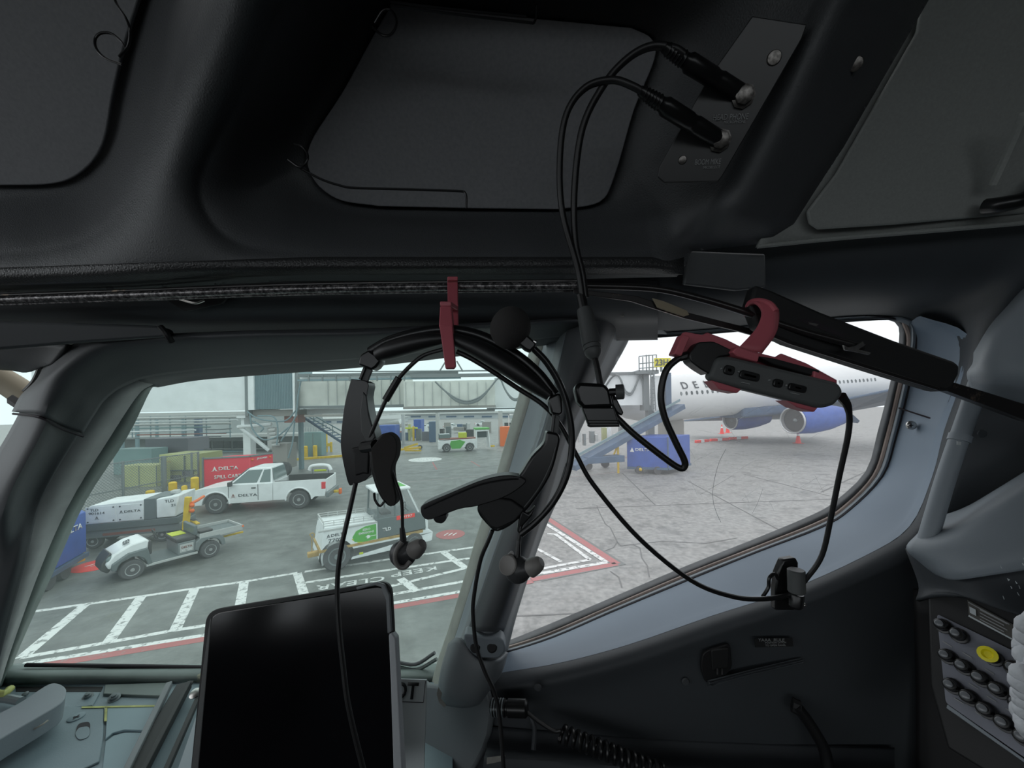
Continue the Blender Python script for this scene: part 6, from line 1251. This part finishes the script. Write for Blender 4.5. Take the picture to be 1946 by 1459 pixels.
R = empty('yellow_loader', G(780, 842), 0, 'cluttered yellow and grey ground equipment standing beyond the yellow tow bar', 'ground equipment'); d = gd(780, 838)
for x0, y0, x1, y1, m in ((760, 822, 775, 838, 'steel_blue'), (776, 806, 779, 838, 'olive'), (784, 810, 786, 840, 'yellow'), (790, 815, 800, 832, 'grey_metal'), (802, 820, 815, 836, 'purple_grey'), (816, 818, 826, 836, 'body_grey'), (768, 812, 792, 815, 'lime')): QB('frame_piece', x0, y0, x1, y1, d+random.uniform(0, 1.5), .6, m, R, z0=0 if y1 > 830 else None)
R = empty('ground_equipment', G(880, 830), 0, 'cluttered distant baggage dollies and equipment around the far bridge columns', 'ground equipment')
for k in range(34):
    x = random.uniform(690, 965); d = random.uniform(56, 84); q = P(x, 800, d); w_ = random.uniform(.4, 2.2); h = random.uniform(.6, 2.3)
    own(R, MB().box(q.x, q.x+w_, d, d+random.uniform(.4, 1.5), 0 if k % 3 else h*.4, h).build('equipment_piece', random.choice(['taupe', 'white_panel', 'grey_metal', 'steel_blue', 'olive', 'body_grey', 'light_metal', 'brown_red', 'trim_black'])))
R = top('parked_aircraft_part', (740, 795, 70), 'white tail and wing of a distant parked aircraft seen under the bridge', 'aircraft')
own(R, MB().prism([P(708, 792, 70), P(762, 787, 66), P(762, 791, 66), P(720, 801, 70)], (0, 0, -.4)).build('wing', 'aircraft_pale', bevel=.05))
own(R, MB().tube([P(700, 806, 72), P(730, 800, 72), P(760, 797, 72)], .9, 12, 3).build('fuselage', 'aircraft_pale', smooth=True))
R = top('door_frame', (975, 815, 48), 'white rectangular frame standing beside the post under the bridge', 'frame')
for q_ in ((966, 787, 968, 822), (984, 787, 986, 822), (966, 786, 986, 789)): QB('frame_bar', *q_, 48, .3, 'white_panel', R)
# parked trucks far away
R1, s_ = place('pickup_truck', (867, 816), (849, 816), 3.48, .86, 'tiny distant white pickup parked behind the green-panelled tug', 'truck', None); pickup(R1, s_, False)
R2 = copy_tree(R1); q = G(917, 809); R2.location = (q.x, q.y, 0); R2.rotation_euler.z += .2; R2['label'] = 'farthest white pickup parked right of the other distant pickup'
R3 = copy_tree(R1); q = G(826, 812); R3.location = (q.x-1, q.y, 0); R3.rotation_euler.z += pi; R3['label'] = 'distant white pickup half hidden by the far bridge column'
# haze-pale far terminal and hills
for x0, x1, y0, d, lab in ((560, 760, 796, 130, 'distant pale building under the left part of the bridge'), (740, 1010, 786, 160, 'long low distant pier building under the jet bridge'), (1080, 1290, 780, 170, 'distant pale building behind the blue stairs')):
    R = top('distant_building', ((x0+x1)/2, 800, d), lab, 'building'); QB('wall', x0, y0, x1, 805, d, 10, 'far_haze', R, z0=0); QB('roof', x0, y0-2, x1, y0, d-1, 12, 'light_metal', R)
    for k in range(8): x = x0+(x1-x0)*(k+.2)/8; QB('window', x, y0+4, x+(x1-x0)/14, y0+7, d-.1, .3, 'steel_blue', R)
# ---- aircraft
mat('aircraft_white', (0.74, 0.75, 0.75), 0.3, var=0.03, vscale=.3)
AC = top('airliner', (1480, 750, 37), 'white airliner with blue engines and DELTA titles parked beyond the right window', 'aircraft')
AX0 = P(1262, 757, 34); AX1 = P(1565, 734, 39); ax = (AX1-AX0).normalized(); RF = 2.02
side_ = Vector((0, 0, 1)).cross(ax).normalized(); side_ = side_ if side_.y < 0 else -side_; upv = ax.cross(side_); upv = upv if upv.z > 0 else -upv
prof = [(-5.6, .05), (-5.4, .5), (-4.8, 1.0), (-3.8, 1.5), (-2.4, 1.85), (-1, 2.0), (0, RF), (28, RF), (34, RF*.8), (42, .4)]
own(AC, MB().lathe(AX0, ax, prof, 40).build('fuselage', 'aircraft_white', smooth=True))
def fus(s_, ang, off=.0):               # point on hull: distance s_ along, angle above the belt line
    return AX0+ax*s_+(side_*math.cos(ang)+upv*math.sin(ang))*(RF+off)
a0 = .17
for k in range(44):
    s_ = .2+k*.53
    c_ = fus(s_, a0, -.01); nn = (side_*math.cos(a0)+upv*math.sin(a0)); vv = (upv*math.cos(a0)-side_*math.sin(a0))
    b = MB(); pts = [c_+ax*(.11*math.cos(t))+vv*(.17*math.sin(t)) for t in [2*pi*i/10 for i in range(10)]]
    own(AC, b.prism(pts, nn*.03).build('cabin_window', 'dark_glass' if k % 7 else 'grey_metal'))
a1 = .50; nn = side_*math.cos(a1)+upv*math.sin(a1); vv = upv*math.cos(a1)-side_*math.sin(a1)
for i, ch in enumerate('DELTA'):
    o = text_on(ch, 'text_dark', None, fus(.75+i*1.10, a1, .03), ax if ax.x > 0 else -ax, vv, .95, extrude=.02, bold=.01); own(AC, o)
own(AC, MB().box(-1, 1, -1, 1, -1, 1).xf(Matrix.Translation(AX0+ax*14-upv*1.75) @ ax.to_track_quat('X', 'Z').to_matrix().to_4x4() @ Matrix.Diagonal((7, 1.5, .55, 1))).build('belly_fairing', 'steel_blue', bevel=.3, segs=4))
def engine(p0, p1, r, lab=None):
    a = P(*p0); L = 5.2; t = ax*L
    e = MB().lathe(a, t, [(.06, r*.93), (.10, r*.98), (.25, r*1.02), (L*.35, r*1.12), (L*.7, r*1.0), (L, r*.72)], 28, cap=False).build('engine_nacelle', 'blue', smooth=True); own(AC, e)
    MB().lathe(a-t.normalized()*.12, t, [(.10, r*1.0), (.02, r*1.0), (-.02, r*.95), (.02, r*.90), (.3, r*.86)], 28, cap=False).build('intake_lip', 'aluminium', e, smooth=True)
    MB().lathe(a+t.normalized()*-.02, t, [(.24, .02), (.24, r*.86), (.26, r*.86)], 24).build('intake_fan', 'trim_black', e, smooth=True)
    MB().lathe(a+t.normalized()*.05, t, [(0, .02), (.10, r*.12), (.2, r*.18)], 12).build('spinner', 'grey_metal', e, smooth=True)
engine((1507, 799, 32), None, 1.10)
engine((1388, 799, 44), None, 1.05)
own(AC, MB().prism([P(1530, 772, 38), P(1690, 739, 33), P(1740, 728, 30), P(1760, 735, 30.5), P(1760, 752, 38), P(1600, 780, 43)], (0, 0, -.25)).build('wing', 'steel_blue', bevel=.1))
own(AC, MB().obox(P(1590, 772, 38), P(1620, 800, 36), 1.2, .3, (0, 1, 0)).build('engine_pylon', 'steel_blue'))
own(AC, MB().prism([P(1400, 786, 42), P(1560, 782, 42), P(1560, 792, 50), P(1300, 798, 55)], (0, 0, -.2)).build('far_wing', 'steel_blue'))
for x in (1450, 1560): q = G(x, 815); p = Vector((q.x, 39, 0)); own(AC, MB().cyl((p.x, 39, .5), (p.x, 39, 3.4), .12, seg=10).build('landing_gear', 'light_metal')); own(AC, MB().cyl((p.x, 38.8, .55), (p.x, 39.3, .55), .55, seg=18).build('landing_wheel', 'tire'))
# ---- right bridge tower with sign
R = top('bridge_tower', (1235, 740, 28), 'jet bridge end with railed platform and yellow gate sign beside the airliner', 'jet bridge')
QB('cab_wall', 1140, 712, 1222, 770, 29, 2.5, 'bridge_white', R); QB('cab_roof', 1138, 707, 1224, 712, 28.9, 2.7, 'grey_metal', R); QB('wall_panel', 1224, 708, 1234, 780, 28.6, 1, 'grey_metal', R); QB('white_column', 1243, 714, 1258, 782, 28.6, .8, 'bridge_white', R); QB('dark_column', 1266, 708, 1276, 786, 28.5, .6, 'steel_blue', R); QB('column', 1232, 770, 1244, 860, 28.8, .6, 'grey_metal', R, z0=0)
for off in (0, 3): QT('festoon_cable', [(1150, 735, 28.8), (1162, 718, 28.8), (1172, 712, 28.8), (1180, 722, 28.8), (1188, 742+off, 28.8), (1200, 746+off, 28.8), (1210, 728, 28.8), (1216, 714, 28.8), (1222, 728, 28.8), (1226, 765, 28.8)], .07, 'grey_metal', R)
QB('platform', 1212, 703, 1252, 710, 28.2, 1.4, 'grey_metal', R)
for x in (1214, 1221, 1228, 1233, 1240, 1247): QB('rail_post', x, 674 if x > 1225 else 678, x+1.6, 705, 28.2+(.9 if x in (1221, 1233) else 0), .06, 'grey_metal', R)
for y in (675, 689, 698): QT('guard_rail', [(1214, y+2, 28.2), (1248, y-1, 28.2)], .035, 'grey_metal', R, 0); QT('guard_rail', [(1214, y+2, 29.3), (1248, y-1, 29.3)], .035, 'grey_metal', R, 0)
QT('ladder_rail', [(1236, 706, 28), (1240, 780, 28)], .05, 'grey_metal', R, 0); QT('ladder_rail', [(1242, 706, 28), (1246, 780, 28)], .05, 'grey_metal', R, 0)
for k in range(10): QB('rung', 1236, 712+k*7, 1245, 713+k*7, 28, .04, 'grey_metal', R)
o = QB('sign_board', 1244, 680, 1275, 697, 27.9, .15, 'sign_yellow', R, bevel=.01)
o = text_on('23H', 'text_dark', None, P(1258, 689, 27.85), (1, 0, 0), (0, 0, 1), .62, extrude=.02, bold=.02, fit=.95); own(R, o); QB('sign_arm', 1255, 697, 1259, 706, 28, .1, 'grey_metal', R)
# ---- belt loader / blue stairs
R = top('belt_loader', (1190, 825, 24), 'long blue-grey belt loader rising diagonally towards the airliner', 'belt loader')
own(R, MB().obox(P(1085, 888, 23.5), P(1292, 772, 29), .9, .35).build('conveyor_bed', 'steel_blue', bevel=.02))
for dd_ in (0, .9): own(R, MB().obox(P(1085, 872, 23.1+dd_), P(1292, 760, 28.6+dd_), .06, .16).build('side_rail', 'bridge_blue'))
own(R, MB().obox(P(1110, 874, 24), P(1180, 870, 25), .8, .4).build('chassis', 'steel_blue', bevel=.02))
for x, y in ((1118, 893), (1150, 888), (1214, 880)): q = G(x, y); own(R, MB().cyl((q.x, q.y-.1, .3), (q.x, q.y+.15, .3), .3, seg=14).build('wheel', 'tire', smooth=True)); own(R, MB().box(q.x-.25, q.x+.1, q.y-.2, q.y-.12, .45, .85).build('wheel_chock', 'yellow', bevel=.02))
own(R, MB().obox(P(1174, 835, 26), Vector((P(1174, 835, 26).x, 26, 0)), .12, .12, (0, 1, 0)).obox(P(1172, 850, 26), P(1164, 870, 26), .1, .1, (0, 1, 0)).build('lift_strut', 'yellow'))
for k in range(8):
    x = 1100+k*11+random.uniform(-2, 2); QB('rack_piece', x, 806+random.uniform(-4, 22), x+random.uniform(4, 10), 845+random.uniform(-8, 8), 26.5+random.uniform(0, 1.5), .5, random.choice(['light_metal', 'grey_metal', 'white_panel', 'olive']), R)
R = container(1268, 798, 1300, 828, 34, 'taupe', 'brownish crate and machinery behind the blue baggage cart', z0=0)
own(R, MB().ball(P(1202, 829, 27), .5, 12, 8, 1.1, .7, .5).build('red_cover', 'red', smooth=True))
# ---- cones and red safety bars
def cone(x, y, hpx, lab):
    q = G(x, y); h = hpx/F*q.y
    o = MB().lathe((q.x, q.y, .03), (0, 0, 1), [(0, h*.22), (h*.55, h*.12), (h, h*.04)], 14).build('traffic_cone', 'sign_red', smooth=True); tag(o, lab, 'traffic cone')
    MB().box(q.x-h*.3, q.x+h*.3, q.y-h*.3, q.y+h*.3, 0, .04).build('cone_base', 'sign_red', o, bevel=.005); MB().lathe((q.x, q.y, .03+h*.62), (0, 0, 1), [(0, h*.112), (h*.16, h*.086)], 14).build('white_band', 'text_white', o, smooth=True)
cone(1372, 824, 17, 'left one of two red traffic cones under the airliner fuselage'); cone(1383, 822, 17, 'right one of two red traffic cones under the airliner fuselage'); cone(1517, 842, 22, 'large red traffic cone with white band in front of the near engine')
for i, (x0, x1, y, lab) in enumerate(((1322, 1346, 839, 'red safety bar lying on the concrete right of the blue cart'), (1350, 1384, 836, 'red and white safety bar lying beneath the airliner'), (1386, 1420, 833, 'farthest red safety bar lying beneath the airliner'))):
    a, b_ = G(x0, y, .15), G(x1, y-2, .15); o = MB().obox(a, b_, .3, .3).build('safety_bar', 'sign_red', bevel=.03, smooth=True); tag(o, lab, 'barrier bar', 'red safety bars')
    MB().obox(a+(b_-a)*.35+Vector((0, 0, .012)), a+(b_-a)*.6+Vector((0, 0, .012)), .31, .3).build('white_band', 'text_white', o)
